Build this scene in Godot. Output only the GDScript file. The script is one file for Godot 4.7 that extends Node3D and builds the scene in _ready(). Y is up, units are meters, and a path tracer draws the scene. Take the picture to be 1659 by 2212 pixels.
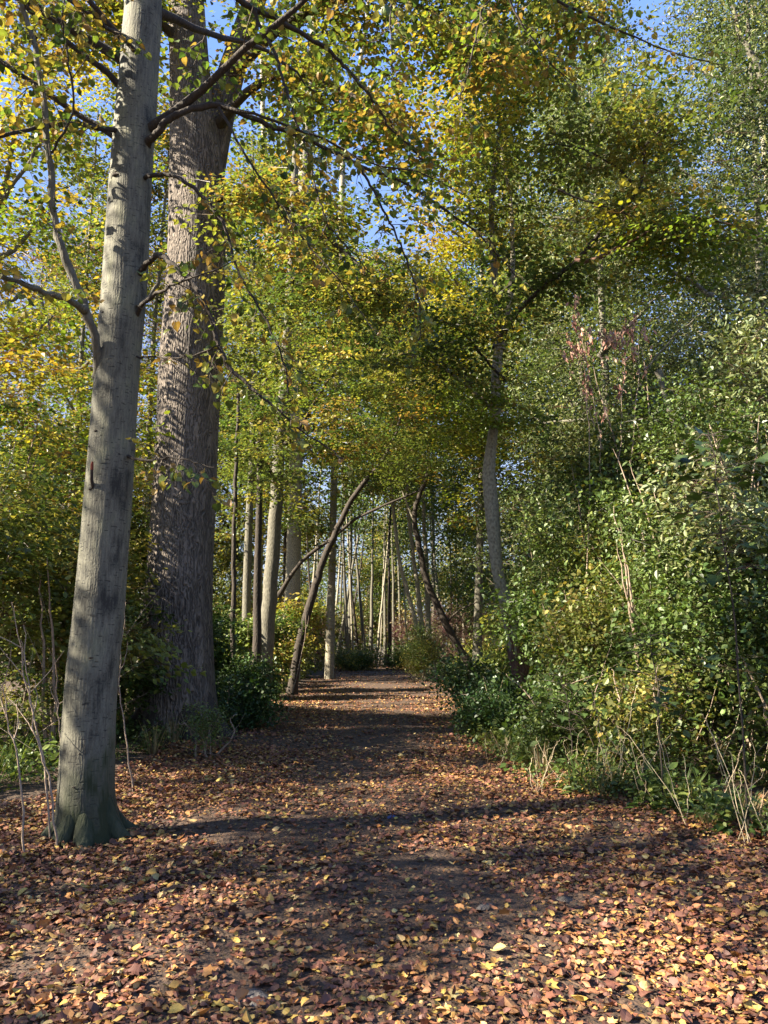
extends Node3D
# A leaf-strewn woodland path in autumn sun.

const PITCH := 9.7            # degrees the lens looks up
const EYE := Vector3(0, 1.6, 0)
const FOCAL := 1662.0         # in units of a 1659 x 2212 picture

var rng := RandomNumberGenerator.new()
var rough := FastNoiseLite.new()
var lumps := FastNoiseLite.new()
var used := {}
var M := {}
var leaf_mats := []
var heart := []               # near leaf meshes
var maple := []
var narrow := []
var push := 1.0              # how much farther than its first estimate a tree stands
var clumps := {}
var cos_p := cos(deg_to_rad(PITCH))
var sin_p := sin(deg_to_rad(PITCH))

const GREEN := [Color(.070, .112, .026), Color(.095, .145, .034), Color(.125, .175, .042), Color(.085, .12, .038), Color(.18, .22, .055)]
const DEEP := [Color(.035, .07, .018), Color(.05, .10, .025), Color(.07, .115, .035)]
const YGREEN := [Color(.18, .205, .052), Color(.25, .245, .058), Color(.125, .165, .044), Color(.33, .275, .065), Color(.09, .13, .036)]
const YELLOW := [Color(.44, .37, .05), Color(.36, .33, .04), Color(.44, .29, .05), Color(.27, .30, .04), Color(.18, .24, .035)]
const OLIVE := [Color(.16, .19, .07), Color(.22, .25, .11), Color(.11, .15, .05), Color(.29, .30, .15), Color(.08, .11, .04)]
const LIME := [Color(.30, .28, .058), Color(.12, .18, .038), Color(.18, .225, .046), Color(.40, .32, .075), Color(.34, .215, .065), Color(.07, .115, .028), Color(.23, .25, .052)]
const RUST := [Color(.36, .19, .13), Color(.27, .13, .09), Color(.42, .25, .17)]
const LITTER := [Color(.25, .115, .055), Color(.19, .078, .046), Color(.31, .165, .072), Color(.34, .21, .052), Color(.41, .29, .07), Color(.135, .058, .038), Color(.29, .135, .058), Color(.37, .18, .055), Color(.095, .043, .03), Color(.43, .32, .13)]


# ---------------------------------------------------------------- helpers
func tag(o: Node3D, label := "", category := "", group := "", kind := "") -> Node3D:
	if label: o.set_meta("label", label)
	if category: o.set_meta("category", category)
	if group: o.set_meta("group", group)
	if kind: o.set_meta("kind", kind)
	return o

func numbered(called: String) -> String:
	var n: int = used.get(called, 0)
	used[called] = n + 1
	return called if n == 0 else "%s_%03d" % [called, n]

func thing(called: String, where: Vector3, label: String, category: String, group := "") -> Node3D:
	var o := Node3D.new()
	o.name = numbered(called)
	add_child(o)
	o.position = where
	tag(o, label, category, group)
	return o

func piece(called: String, mesh: Mesh, m: Material, parent: Node3D = self) -> MeshInstance3D:
	var o := MeshInstance3D.new()
	o.name = numbered(called) if parent == self else called
	o.mesh = mesh
	o.material_override = m
	parent.add_child(o, true)
	return o

func at(px: float, py: float, d: float) -> Vector3:
	var v := Vector3((px - 829.5) / FOCAL, -(py - 1106.0) / FOCAL, -1.0)
	var y := v.y * cos_p + sin_p
	var z := v.y * sin_p - cos_p
	return EYE + Vector3(v.x, y, z) * (d / -z)

func px_of(p: Vector3) -> Vector2:
	var v := p - EYE
	var depth := -v.z * cos_p + v.y * sin_p
	var up := v.y * cos_p + v.z * sin_p
	return Vector2(829.5 + v.x / maxf(depth, .01) * FOCAL, 1106.0 - up / maxf(depth, .01) * FOCAL)

func ground_y(x: float, z: float) -> float:
	var y := lumps.get_noise_2d(x * 3.0, z * 3.0) * .07
	var mid := path_mid(z)
	var off := absf(x - mid) - path_half(z)
	if off > 0.0: y += minf(off, 2.0) * .05
	return y

func path_mid(z: float) -> float:
	var d := -z
	return -.25 + .1 * smoothstep(14.0, 24.0, d) - .35 * smoothstep(34.0, 56.0, d)

func path_half(z: float) -> float:
	var d := -z
	return 1.55 + 1.5 * smoothstep(17.0, 30.0, d) - .6 * smoothstep(38.0, 56.0, d) + .9 * (1.0 - smoothstep(4.0, 9.0, d))

# ---------------------------------------------------------------- tubes
class Tube:
	var v := PackedVector3Array()
	var n := PackedVector3Array()
	var u := PackedVector2Array()
	var i := PackedInt32Array()
	func add(pts: Array, radii: Array, sides: int, vper := 1.0, lobes = null, v0 := 0.0) -> void:
		var first := v.size()
		var t: Vector3 = (pts[1] - pts[0]).normalized()
		var side := t.cross(Vector3(0.31, 0.2, 0.93) if absf(t.y) > .8 else Vector3.UP).normalized()
		var run := v0
		for k in pts.size():
			var p: Vector3 = pts[k]
			if k > 0:
				run += p.distance_to(pts[k - 1])
			var t2: Vector3 = (pts[mini(k + 1, pts.size() - 1)] - pts[maxi(k - 1, 0)]).normalized()
			side = (side - t2 * side.dot(t2)).normalized()
			var other := t2.cross(side)
			for j in sides + 1:
				var a := TAU * j / sides
				var out := side * cos(a) + other * sin(a)
				var r: float = radii[k]
				if lobes != null:
					r *= lobes.call(a if j < sides else 0.0, run)
				v.append(p + out * r)
				n.append(out)
				u.append(Vector2(float(j) / sides, run * vper))
		for k in pts.size() - 1:
			for j in sides:
				var a := first + k * (sides + 1) + j
				var b := a + sides + 1
				i.append_array(PackedInt32Array([a, b, b + 1, a, b + 1, a + 1]))
	func mesh() -> ArrayMesh:
		var arr := []
		arr.resize(Mesh.ARRAY_MAX)
		arr[Mesh.ARRAY_VERTEX] = v
		arr[Mesh.ARRAY_NORMAL] = n
		arr[Mesh.ARRAY_TEX_UV] = u
		arr[Mesh.ARRAY_INDEX] = i
		var m := ArrayMesh.new()
		m.add_surface_from_arrays(Mesh.PRIMITIVE_TRIANGLES, arr)
		return m

func smooth(pts: Array, per := 4, wobble := 0.0) -> Array:
	var out := []
	for k in pts.size() - 1:
		var a: Vector3 = pts[maxi(k - 1, 0)]
		var b: Vector3 = pts[k]
		var c: Vector3 = pts[k + 1]
		var d: Vector3 = pts[mini(k + 2, pts.size() - 1)]
		for s in per:
			var p := b.cubic_interpolate(c, a, d, float(s) / per)
			if wobble > 0.0 and not (k == 0 and s == 0):
				p += Vector3(rng.randf() - .5, rng.randf() - .5, rng.randf() - .5) * 2.0 * wobble
			out.append(p)
	out.append(pts[-1])
	return out

func taper(n: int, r0: float, r1: float, power := 1.0) -> Array:
	var out := []
	for k in n: out.append(lerpf(r0, r1, pow(float(k) / maxi(n - 1, 1), power)))
	return out

func limb(parent: Node3D, called: String, pts: Array, r0: float, r1: float, m: Material, sides := 7, wobble := .015) -> Array:
	var origin := parent.global_position if parent.is_inside_tree() else parent.position
	var fine := smooth(pts, 4, wobble)
	var local := []
	for p in fine: local.append(p - origin)
	var t := Tube.new()
	var rr := taper(local.size(), r0, r1)
	if called in ["branch", "bough", "stem"] and r0 > .012:
		for k in mini(4, rr.size()): rr[k] *= [1.75, 1.3, 1.12, 1.04][k]
		for k in range(4, rr.size()): rr[k] *= rng.randf_range(.9, 1.12)
	t.add(local, rr, sides, 1.0)
	piece(called, t.mesh(), m, parent)
	return fine

# ---------------------------------------------------------------- leaves
func leaf_mesh(outline: Array, mid: Array, fold: float, curl: float, twist: float) -> ArrayMesh:
	# outline: Vector2(half width, along) points of one side; mid: midrib positions
	var v := PackedVector3Array()
	var c := PackedColorArray()
	var bend := func(x: float, z: float) -> Vector3:
		return Vector3(x, absf(x) * fold + curl * (z - .5) * (z - .5) * 1.6 - curl * .4 + twist * x * (z - .3), z)
	for s in [-1.0, 1.0]:
		for k in outline.size() - 1:
			var a: Vector2 = outline[k]
			var b: Vector2 = outline[k + 1]
			var m0: float = mid[k]
			var m1: float = mid[k + 1]
			var q := [bend.call(0.0, m0), bend.call(s * a.x, a.y), bend.call(s * b.x, b.y), bend.call(0.0, m1)]
			var ccs := [Color(1.12, 1.1, 1.0), Color(.86, .78, .72), Color(.86, .78, .72), Color(1.12, 1.1, 1.0)]
			var order := [0, 1, 2, 0, 2, 3] if s < 0.0 else [0, 2, 1, 0, 3, 2]
			for o in order:
				v.append(q[o])
				c.append(ccs[o])
	var arr := []
	arr.resize(Mesh.ARRAY_MAX)
	arr[Mesh.ARRAY_VERTEX] = v
	arr[Mesh.ARRAY_COLOR] = c
	var m := ArrayMesh.new()
	m.add_surface_from_arrays(Mesh.PRIMITIVE_TRIANGLES, arr)
	return m

func leaf_material(backlight: Color, gloss: float) -> StandardMaterial3D:
	var m := StandardMaterial3D.new()
	m.vertex_color_use_as_albedo = true
	m.roughness = gloss
	m.metallic_specular = .45
	m.backlight_enabled = true
	m.backlight = backlight
	m.cull_mode = BaseMaterial3D.CULL_DISABLED
	return m

func clump(kind: String, seed_: int) -> ArrayMesh:
	var r := RandomNumberGenerator.new()
	r.seed = seed_
	var v := PackedVector3Array()
	var c := PackedColorArray()
	var count: int = {"spray": 54, "bush": 80, "fine": 90, "dead": 16, "bare": 22, "grass": 34, "herb": 26}[kind]
	for k in count:
		var p := Vector3.ZERO
		var dir := Vector3.FORWARD
		var up := Vector3.UP
		var size := .07
		var wide := .42
		match kind:
			"spray":
				var a := r.randf() * TAU
				var d := sqrt(r.randf()) * .52
				p = Vector3(cos(a) * d, r.randfn(0, .055) - d * d * .22, sin(a) * d)
				dir = Vector3(cos(a + r.randfn(0, .9)), -.25 + r.randfn(0, .25), sin(a + r.randfn(0, .9)))
				up = Vector3(r.randfn(0, .33), 1, r.randfn(0, .33))
				size = r.randf_range(.058, .1)
			"bush":
				p = Vector3(r.randfn(0, .22), r.randfn(0, .17), r.randfn(0, .22))
				dir = Vector3(r.randfn(0, 1), r.randfn(-.25, .5), r.randfn(0, 1))
				up = Vector3(r.randfn(0, .55), 1, r.randfn(0, .55))
				size = r.randf_range(.03, .082)
				wide = .4
			"fine":
				p = Vector3(r.randfn(0, .24), r.randfn(0, .24), r.randfn(0, .24))
				dir = Vector3(r.randfn(0, 1), r.randfn(-.1, .7), r.randfn(0, 1))
				up = Vector3(r.randfn(0, .7), 1, r.randfn(0, .7))
				size = r.randf_range(.045, .08)
				wide = .23
			"bare":
				p = Vector3(r.randfn(0, .3), r.randfn(.1, .25), r.randfn(0, .3))
				dir = Vector3(r.randfn(0, 1), r.randfn(-.4, .5), r.randfn(0, 1))
				up = Vector3(r.randfn(0, .6), 1, r.randfn(0, .6))
				size = r.randf_range(.04, .07)
			"dead":
				p = Vector3(r.randfn(0, .06), r.randfn(0, .14), r.randfn(0, .06))
				dir = Vector3(r.randfn(0, .35), -1, r.randfn(0, .35))
				up = Vector3(r.randfn(0, 1), .2, r.randfn(0, 1))
				size = r.randf_range(.07, .12)
				wide = .24
			"grass":
				var a := r.randf() * TAU
				p = Vector3(cos(a), 0, sin(a)) * r.randf() * .1
				dir = Vector3(cos(a) * r.randf_range(.1, .7), 1, sin(a) * r.randf_range(.1, .7))
				up = Vector3(cos(a), -.3, sin(a))
				size = r.randf_range(.15, .38)
				wide = .02
			"herb":
				var a := r.randf() * TAU
				var h := r.randf() * .3
				p = Vector3(cos(a) * .07, h, sin(a) * .07)
				dir = Vector3(cos(a), r.randfn(.05, .35), sin(a))
				up = Vector3(r.randfn(0, .3), 1, r.randfn(0, .3))
				size = r.randf_range(.05, .1)
				wide = .33
		dir = dir.normalized()
		var x := up.cross(dir).normalized()
		var y := dir.cross(x)
		var light := r.randf_range(.62, 1.35)
		var tint := Color(light * r.randf_range(.85, 1.3), light, light * r.randf_range(.8, 1.2))
		if r.randf() < .07 and kind in ["bush", "fine", "spray"]: tint = Color(tint.r * 2.3, tint.g * 1.5, tint.b)
		var lift := size * r.randf_range(-.05, .22)
		if kind == "grass":
			var bend := Vector3(dir.x, 0, dir.z) * size * .5
			var tip := p + dir * size + bend * .6
			var mid := p + dir * size * .55
			var w := x * size * wide
			for q in [p - w, mid - w, mid + w, p - w, mid + w, p + w, mid - w, tip, mid + w]:
				v.append(q)
				c.append(tint)
			continue
		var base := p
		var l1 := p + x * size * wide * .8 + y * lift + dir * size * .25
		var l2 := p + x * size * wide + y * lift + dir * size * .62
		var r1 := p - x * size * wide * .8 + y * lift + dir * size * .25
		var r2 := p - x * size * wide + y * lift + dir * size * .62
		var tip := p + dir * size * 1.1 - y * size * .08
		for q in [base, l1, l2, base, l2, tip, base, r2, r1, base, tip, r2]:
			v.append(q)
			c.append(tint)
	if kind in ["spray", "bush", "fine", "bare"]:
		for k in (26 if kind == "bare" else 5):      # bare twig slivers inside the clump
			var a := r.randf() * TAU
			var e := Vector3(cos(a), r.randfn(.1, .35) + (.5 if kind == "bare" else 0.0), sin(a)) * r.randf_range(.25, .7 if kind == "bare" else .5)
			var w := Vector3(-sin(a), 0, cos(a)) * .005
			for q in [Vector3.ZERO - w, e, Vector3.ZERO + w, Vector3(0, -.006, 0), e, Vector3(0, .006, 0)]:
				v.append(q)
				c.append(Color(.55, .32, .5))
	var arr := []
	arr.resize(Mesh.ARRAY_MAX)
	arr[Mesh.ARRAY_VERTEX] = v
	arr[Mesh.ARRAY_COLOR] = c
	var m := ArrayMesh.new()
	m.add_surface_from_arrays(Mesh.PRIMITIVE_TRIANGLES, arr)
	return m

func scatter(called: String, mesh: Mesh, m: Material, spots: Array, tints: Array, parent: Node3D) -> MultiMeshInstance3D:
	var mm := MultiMesh.new()
	mm.transform_format = MultiMesh.TRANSFORM_3D
	mm.use_colors = true
	mm.mesh = mesh
	mm.instance_count = spots.size()
	for k in spots.size():
		mm.set_instance_transform(k, spots[k])
		mm.set_instance_color(k, tints[k])
	var o := MultiMeshInstance3D.new()
	o.name = numbered(called) if parent == self else called
	o.multimesh = mm
	o.material_override = m
	parent.add_child(o, true)
	o.set_meta("kind", "stuff")
	return o

# spots of leaf clumps inside an ellipsoid: [[Transform3D...], [Color...]]
func fill(into: Array, centre: Vector3, radii: Vector3, count: int, palette: Array, scale_: float, gate := -.15, tilt := .22) -> void:
	var made := 0
	var tries := 0
	while made < count and tries < count * 6:
		tries += 1
		var q := Vector3(rng.randfn(0, 1), rng.randfn(0, 1), rng.randfn(0, 1)).normalized() * pow(rng.randf(), .45)
		var p := centre + q * radii
		if p.y < .15 or rough.get_noise_3dv(p * 9.0) < gate:
			continue
		made += 1
		var s := scale_ * rng.randf_range(.7, 1.3)
		var b := Basis(Vector3.UP, rng.randf() * TAU) * Basis(Vector3.RIGHT, rng.randfn(0, tilt))
		into[0].append(Transform3D(b.scaled(Vector3(s, s, s)), p))
		var mixed := rough.get_noise_3dv(p * 4.0 + Vector3(90, 0, 40)) * 1.6 + rng.randf()
		var c: Color = palette[clampi(int(mixed * palette.size()), 0, palette.size() - 1)]
		var l := rng.randf_range(.8, 1.25)
		into[1].append(Color(c.r * l, c.g * l, c.b * l))

func hang(parent: Node3D, called: String, kind: String, into: Array, gloss := "leaf") -> void:
	if into[0].is_empty(): return
	var local := []
	for t in into[0]: local.append(Transform3D(t.basis, t.origin - parent.position))
	var variants: Array = clumps[kind]
	scatter(called, variants[rng.randi() % variants.size()], M[gloss], local, into[1], parent)

# leaves on twigs along a branch: appends to leaves = [[Transform3D, palette number]...], twigs to a Tube
func sprout(pts: Array, from: float, every: float, long: float, size: float, palette: Array, leaves: Array, twigs: Tube, depth := 1, leafy := 1.0) -> void:
	var total := 0.0
	for k in pts.size() - 1: total += pts[k].distance_to(pts[k + 1])
	var next := total * from
	var run := 0.0
	var sgn := 1.0
	for k in pts.size() - 1:
		var a: Vector3 = pts[k]
		var b: Vector3 = pts[k + 1]
		var seg := a.distance_to(b)
		while next < run + seg:
			var p := a.lerp(b, (next - run) / seg)
			next += every * rng.randf_range(.6, 1.4)
			sgn = -sgn
			var t := (b - a).normalized()
			var side := t.cross(Vector3.UP).normalized() * sgn
			var dir := (t * rng.randf_range(.4, 1.0) + side * rng.randf_range(.5, 1.1) + Vector3(rng.randfn(0, .25), rng.randfn(-.12, .25), rng.randfn(0, .25))).normalized()
			var len_ := long * rng.randf_range(.45, 1.2) * (1.0 - .4 * next / maxf(total, .01))
			var tw := [p]
			var q := p
			var steps := 5
			for s in steps:
				dir = (dir + Vector3(rng.randfn(0, .14), rng.randfn(-.05, .12), rng.randfn(0, .14))).normalized()
				q += dir * len_ / steps
				tw.append(q)
			twigs.add(tw, taper(tw.size(), .0028 + .003 * depth * len_, .0012), 3)
			if depth > 1:
				sprout(tw, .15, every * .8, long * .5, size, palette, leaves, twigs, depth - 1, leafy)
			else:
				var n := int(len_ / (size * .62) * leafy + rng.randf())
				var hue := rng.randi() % palette.size()
				for s in n:
					var f := (s + .6) / n
					var w := f * steps
					var e: Vector3 = tw[int(minf(w, steps - .01))].lerp(tw[mini(int(w) + 1, steps)], w - int(w))
					var al := 1.0 if s % 2 == 0 else -1.0
					var ld := (dir * rng.randf_range(.3, .9) + dir.cross(Vector3.UP).normalized() * al * rng.randf_range(.4, 1.0) + Vector3(0, rng.randfn(-.38, .3), 0)).normalized()
					var up := Vector3(rng.randfn(0, .32), 1, rng.randfn(0, .32))
					var x := up.cross(ld).normalized()
					var sz := size * rng.randf_range(.65, 1.2)
					var bs := Basis(x, ld.cross(x), ld).scaled(Vector3(sz, sz, sz))
					var pal: int = hue if rng.randf() < .45 else rng.randi() % palette.size()
					leaves.append([Transform3D(bs, e + ld * sz * .25), pal])
		run += seg

# the leaves that show largest become leaves of their own, the rest one part
func put_leaves(parent: Node3D, leaves: Array, palette: Array, singles: int, shapes: Array, mats: Array) -> void:
	var seen := []
	for k in leaves.size():
		var p: Vector3 = leaves[k][0].origin
		var s := px_of(p)
		if p.z < -1.0 and s.x > 0 and s.x < 1659 and s.y > 0 and s.y < 2212:
			seen.append([leaves[k][0].basis.x.length() / p.distance_to(EYE), k])
	seen.sort_custom(func(a, b): return a[0] > b[0])
	var alone := {}
	for k in mini(singles, seen.size()):
		alone[seen[k][1]] = true
	var rest := []
	var tints := []
	for s in shapes:
		rest.append([])
		tints.append([])
	for k in leaves.size():
		var t: Transform3D = leaves[k][0]
		t.origin -= parent.position
		var which := rng.randi() % shapes.size()
		if alone.has(k):
			var o := piece("leaf", shapes[which], mats[leaves[k][1]], parent)
			o.transform = t
		else:
			var c: Color = palette[leaves[k][1]]
			var l := rng.randf_range(.75, 1.25)
			rest[which].append(t)
			tints[which].append(Color(c.r * l * rng.randf_range(.9, 1.1), c.g * l, c.b * l))
	for w in shapes.size():
		if rest[w].size():
			scatter("leaves", shapes[w], M.leaf, rest[w], tints[w], parent)

func palette_mats(palette: Array, backlight: Color, gloss: float) -> Array:
	var out := []
	for c in palette:
		var m := leaf_material(backlight, gloss)
		m.albedo_color = Color(c.r, c.g, c.b).linear_to_srgb()
		out.append(m)
	return out

# ---------------------------------------------------------------- bark
func bark_picture(w: int, h: int, tall: float, round_: float, kind: String) -> Array:
	var a := FastNoiseLite.new(); a.seed = 11; a.frequency = 1.0; a.fractal_octaves = 3
	var b := FastNoiseLite.new(); b.seed = 29; b.frequency = 1.0; b.fractal_octaves = 2
	var col := PackedByteArray(); col.resize(w * h * 3)
	var hig := PackedByteArray(); hig.resize(w * h)
	var r := round_ / TAU
	for y in h:
		var hh := (y + .5) / h * tall
		for x in w:
			var an := TAU * x / w
			var cx := cos(an) * r
			var cz := sin(an) * r
			var base := Color.WHITE
			var up := .5
			if kind == "smooth":
				var blot := a.get_noise_3d(cx * 5.0, hh * 2.2, cz * 5.0)
				var streak := b.get_noise_3d(cx * 46.0, hh * 5.0, cz * 46.0)
				var dash := a.get_noise_3d(cx * 9.0, hh * 62.0, cz * 9.0)
				var fine := b.get_noise_3d(cx * 95.0, hh * 38.0, cz * 95.0)
				var l := .15 + blot * .075 + streak * .06 + fine * .05
				if dash > .36: l -= (dash - .36) * .75
				if blot < -.18: l -= (-.18 - blot) * .14
				l = maxf(l, .03)
				var pale := clampf((blot - .1) * 2.0, 0.0, 1.0)
				l *= .80
				base = Color(l * 1.0, l * (.94 + .03 * pale), l * (.67 - .06 * pale))
				# moss climbs the foot on the side turned to the path
				var face := clampf(cos(an - 5.2) * .9 + .45, 0.0, 1.0)
				var moss := clampf((.85 - hh + blot * .6 + streak * .3) * 1.6, 0.0, 1.0) * face
				moss = maxf(moss, clampf((.30 - hh + streak * .2) * 3.0, 0.0, 1.0) * .8)
				base = base.lerp(Color(.018, .026, .006), moss)
				up = .5 + streak * .22 + fine * .15 - maxf(dash - .4, 0.0) * 1.2 + blot * .15
			else:
				var warp := b.get_noise_3d(cx * 4.0, hh * 1.6, cz * 4.0) * .09
				var ridge := absf(a.get_noise_3d((cx + warp) * 19.0, hh * .8, (cz + warp) * 19.0))
				var fine := b.get_noise_3d(cx * 46.0, hh * 11.0, cz * 46.0)
				var blot := a.get_noise_3d(cx * 2.0 + 20.0, hh * .7, cz * 2.0)
				var crest := clampf(ridge * 4.2, 0.0, 1.0)
				var l := lerpf(.05, .155, crest) + fine * .07 + blot * .05
				l = maxf(l, .04)
				base = Color(l * 1.10, l * .89, l * .70)
				up = crest * .85 + fine * .18
			base = base.linear_to_srgb()
			var k := (y * w + x)
			col[k * 3] = clampi(int(base.r * 255.0), 0, 255)
			col[k * 3 + 1] = clampi(int(base.g * 255.0), 0, 255)
			col[k * 3 + 2] = clampi(int(base.b * 255.0), 0, 255)
			hig[k] = clampi(int(up * 255.0), 0, 255)
	return [ImageTexture.create_from_image(Image.create_from_data(w, h, false, Image.FORMAT_RGB8, col)), ImageTexture.create_from_image(Image.create_from_data(w, h, false, Image.FORMAT_L8, hig))]

func noise_tex(freq: float, ramp: Array, seed_: int, oct := 4, size := 512) -> NoiseTexture2D:
	var n := FastNoiseLite.new()
	n.seed = seed_
	n.frequency = freq
	n.fractal_octaves = oct
	var t := NoiseTexture2D.new()
	t.width = size
	t.height = size
	t.seamless = true
	t.noise = n
	var g := Gradient.new()
	var cols := PackedColorArray()
	var offs := PackedFloat32Array()
	for k in ramp.size():
		cols.append(ramp[k].linear_to_srgb())
		offs.append(float(k) / (ramp.size() - 1))
	g.colors = cols
	g.offsets = offs
	t.color_ramp = g
	return t

func bark(ramp: Array, seed_: int, stretch := Vector3(6, 1.6, 6)) -> StandardMaterial3D:
	var m := StandardMaterial3D.new()
	m.albedo_texture = noise_tex(.02, ramp, seed_)
	m.uv1_triplanar = true
	m.uv1_world_triplanar = true
	m.uv1_scale = stretch * .35
	m.roughness = .9
	m.heightmap_enabled = true
	m.heightmap_texture = noise_tex(.03, [Color(.0, .0, .0), Color(1, 1, 1)], seed_ + 5)
	m.heightmap_scale = 1.2
	return m


func _ready() -> void:
	# ---------------- camera, sky, sun, exposure
	var cam := Camera3D.new()
	cam.name = "camera"
	add_child(cam)
	cam.position = EYE
	cam.rotation_degrees.x = PITCH
	cam.fov = rad_to_deg(2.0 * atan(1106.0 / FOCAL))
	cam.far = 400.0
	cam.current = true
	var env := Environment.new()
	env.background_mode = Environment.BG_SKY
	var sky := ProceduralSkyMaterial.new()
	sky.sky_top_color = Color(.40, .56, .85)
	sky.sky_horizon_color = Color(.74, .79, .85)
	sky.sky_curve = .25
	sky.sky_energy_multiplier = .62
	sky.ground_bottom_color = Color(.12, .1, .07)
	sky.ground_horizon_color = Color(.3, .32, .3)
	env.sky = Sky.new()
	env.sky.sky_material = sky
	env.tonemap_mode = Environment.TONE_MAPPER_LINEAR
	env.tonemap_exposure = 5.2
	env.sdfgi_enabled = true
	env.ssao_enabled = true
	env.ssil_enabled = true
	var we := WorldEnvironment.new()
	we.name = "world_environment"
	we.environment = env
	add_child(we)
	var sun := DirectionalLight3D.new()
	sun.name = "sun"
	sun.light_energy = 1.6
	sun.light_color = Color(1.0, .955, .875)
	sun.light_angular_distance = .5
	sun.shadow_enabled = true
	add_child(sun)
	sun.look_at_from_position(Vector3(-.81, .56, .22) * 50.0, Vector3.ZERO)

	rng.seed = 20
	rough.seed = 3
	rough.frequency = .05
	lumps.seed = 8
	lumps.frequency = .12
	make_materials()
	make_ground()
	make_grey_tree()
	make_furrowed_tree()
	make_slender_tree()
	make_forest()
	make_undergrowth()
	make_far_trunks()
	make_litter()
	make_small_things()


func make_materials() -> void:
	M.leaf = leaf_material(Color(.92, .95, .70), .42)
	M.shiny = leaf_material(Color(.8, .8, .5), .44)
	M.dry = leaf_material(Color(.45, .42, .36), .62)
	var pic := bark_picture(384, 1536, 9.0, 1.25, "smooth")
	var m := StandardMaterial3D.new()
	m.albedo_texture = pic[0]
	m.roughness = .82
	m.heightmap_enabled = true
	m.heightmap_texture = pic[1]
	m.heightmap_scale = .9
	M.smooth_bark = m
	pic = bark_picture(448, 1280, 17.0, 3.6, "furrowed")
	m = StandardMaterial3D.new()
	m.albedo_texture = pic[0]
	m.roughness = .9
	m.heightmap_enabled = true
	m.heightmap_texture = pic[1]
	m.heightmap_scale = 4.5
	M.furrowed_bark = m
	M.grey_bark = bark([Color(.06, .055, .038), Color(.12, .11, .08), Color(.20, .185, .13)], 41)
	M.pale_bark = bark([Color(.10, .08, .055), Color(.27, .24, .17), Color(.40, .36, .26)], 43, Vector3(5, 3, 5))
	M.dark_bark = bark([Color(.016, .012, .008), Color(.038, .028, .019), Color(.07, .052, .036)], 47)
	M.brown_bark = bark([Color(.05, .025, .018), Color(.13, .065, .045), Color(.22, .13, .09)], 51)
	M.mossy = bark([Color(.014, .02, .006), Color(.03, .036, .014), Color(.06, .058, .035)], 61)
	M.twig = bark([Color(.05, .038, .028), Color(.10, .075, .055), Color(.15, .12, .09)], 53)
	M.straw = bark([Color(.30, .22, .13), Color(.45, .36, .22), Color(.58, .48, .32)], 57)
	M.shoot = bark([Color(.16, .11, .08), Color(.28, .21, .15), Color(.38, .30, .22)], 59)
	for k in 5:
		var f := .2 + .12 * k
		var c := .22 * (k - 1.6)
		var o := [Vector2(0, .02), Vector2(.30, -.06), Vector2(.50, .22), Vector2(.42, .58), Vector2(.2, .86), Vector2(0, 1.08)]
		var o2 := []
		for q in o: o2.append(Vector2(q.x * (.85 + .07 * k), q.y))
		heart.append(leaf_mesh(o2, [0.0, .08, .30, .58, .84, 1.08], f if k != 2 else -.15, c, (.4 if k % 2 == 0 else -.35)))
	for k in 4:
		var w := .24 + .07 * k
		var o := [Vector2(0, .0), Vector2(w * .7, .2), Vector2(w * (1.0 if k != 2 else .5), .5), Vector2(w * .75, .78), Vector2(w * .2, 1.0), Vector2(0, 1.15)]
		narrow.append(leaf_mesh(o, [0.0, .2, .45, .75, 1.0, 1.15], .5 - .3 * k, .5 - .4 * k, .8 - .5 * k))
	for k in 2:
		var o := [Vector2(0, .02), Vector2(.22, -.1), Vector2(.34, .14), Vector2(.62, .30), Vector2(.40, .48), Vector2(.46, .80), Vector2(.18, .72), Vector2(0, 1.12)]
		maple.append(leaf_mesh(o, [0.0, .05, .18, .32, .46, .66, .74, 1.12], .15 + .15 * k, -.25 + .3 * k, .2))
	for kind in ["spray", "bush", "fine", "bare", "dead", "grass", "herb"]:
		clumps[kind] = []
		for k in (4 if kind in ["spray", "bush"] else 2):
			clumps[kind].append(clump(kind, 100 + k * 7 + kind.length()))


# ---------------------------------------------------------------- ground
func sheet(xs: Array, zs: Array, height: Callable) -> ArrayMesh:
	var v := PackedVector3Array()
	var i := PackedInt32Array()
	for z in zs:
		for x in xs:
			v.append(height.call(x, z))
	var w := xs.size()
	for r in zs.size() - 1:
		for c in w - 1:
			var a := r * w + c
			i.append_array(PackedInt32Array([a, a + w, a + w + 1, a, a + w + 1, a + 1]))
	var arr := []
	arr.resize(Mesh.ARRAY_MAX)
	arr[Mesh.ARRAY_VERTEX] = v
	arr[Mesh.ARRAY_INDEX] = i
	var st := SurfaceTool.new()
	st.create_from_arrays(arr)
	st.generate_normals()
	return st.commit()

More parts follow.
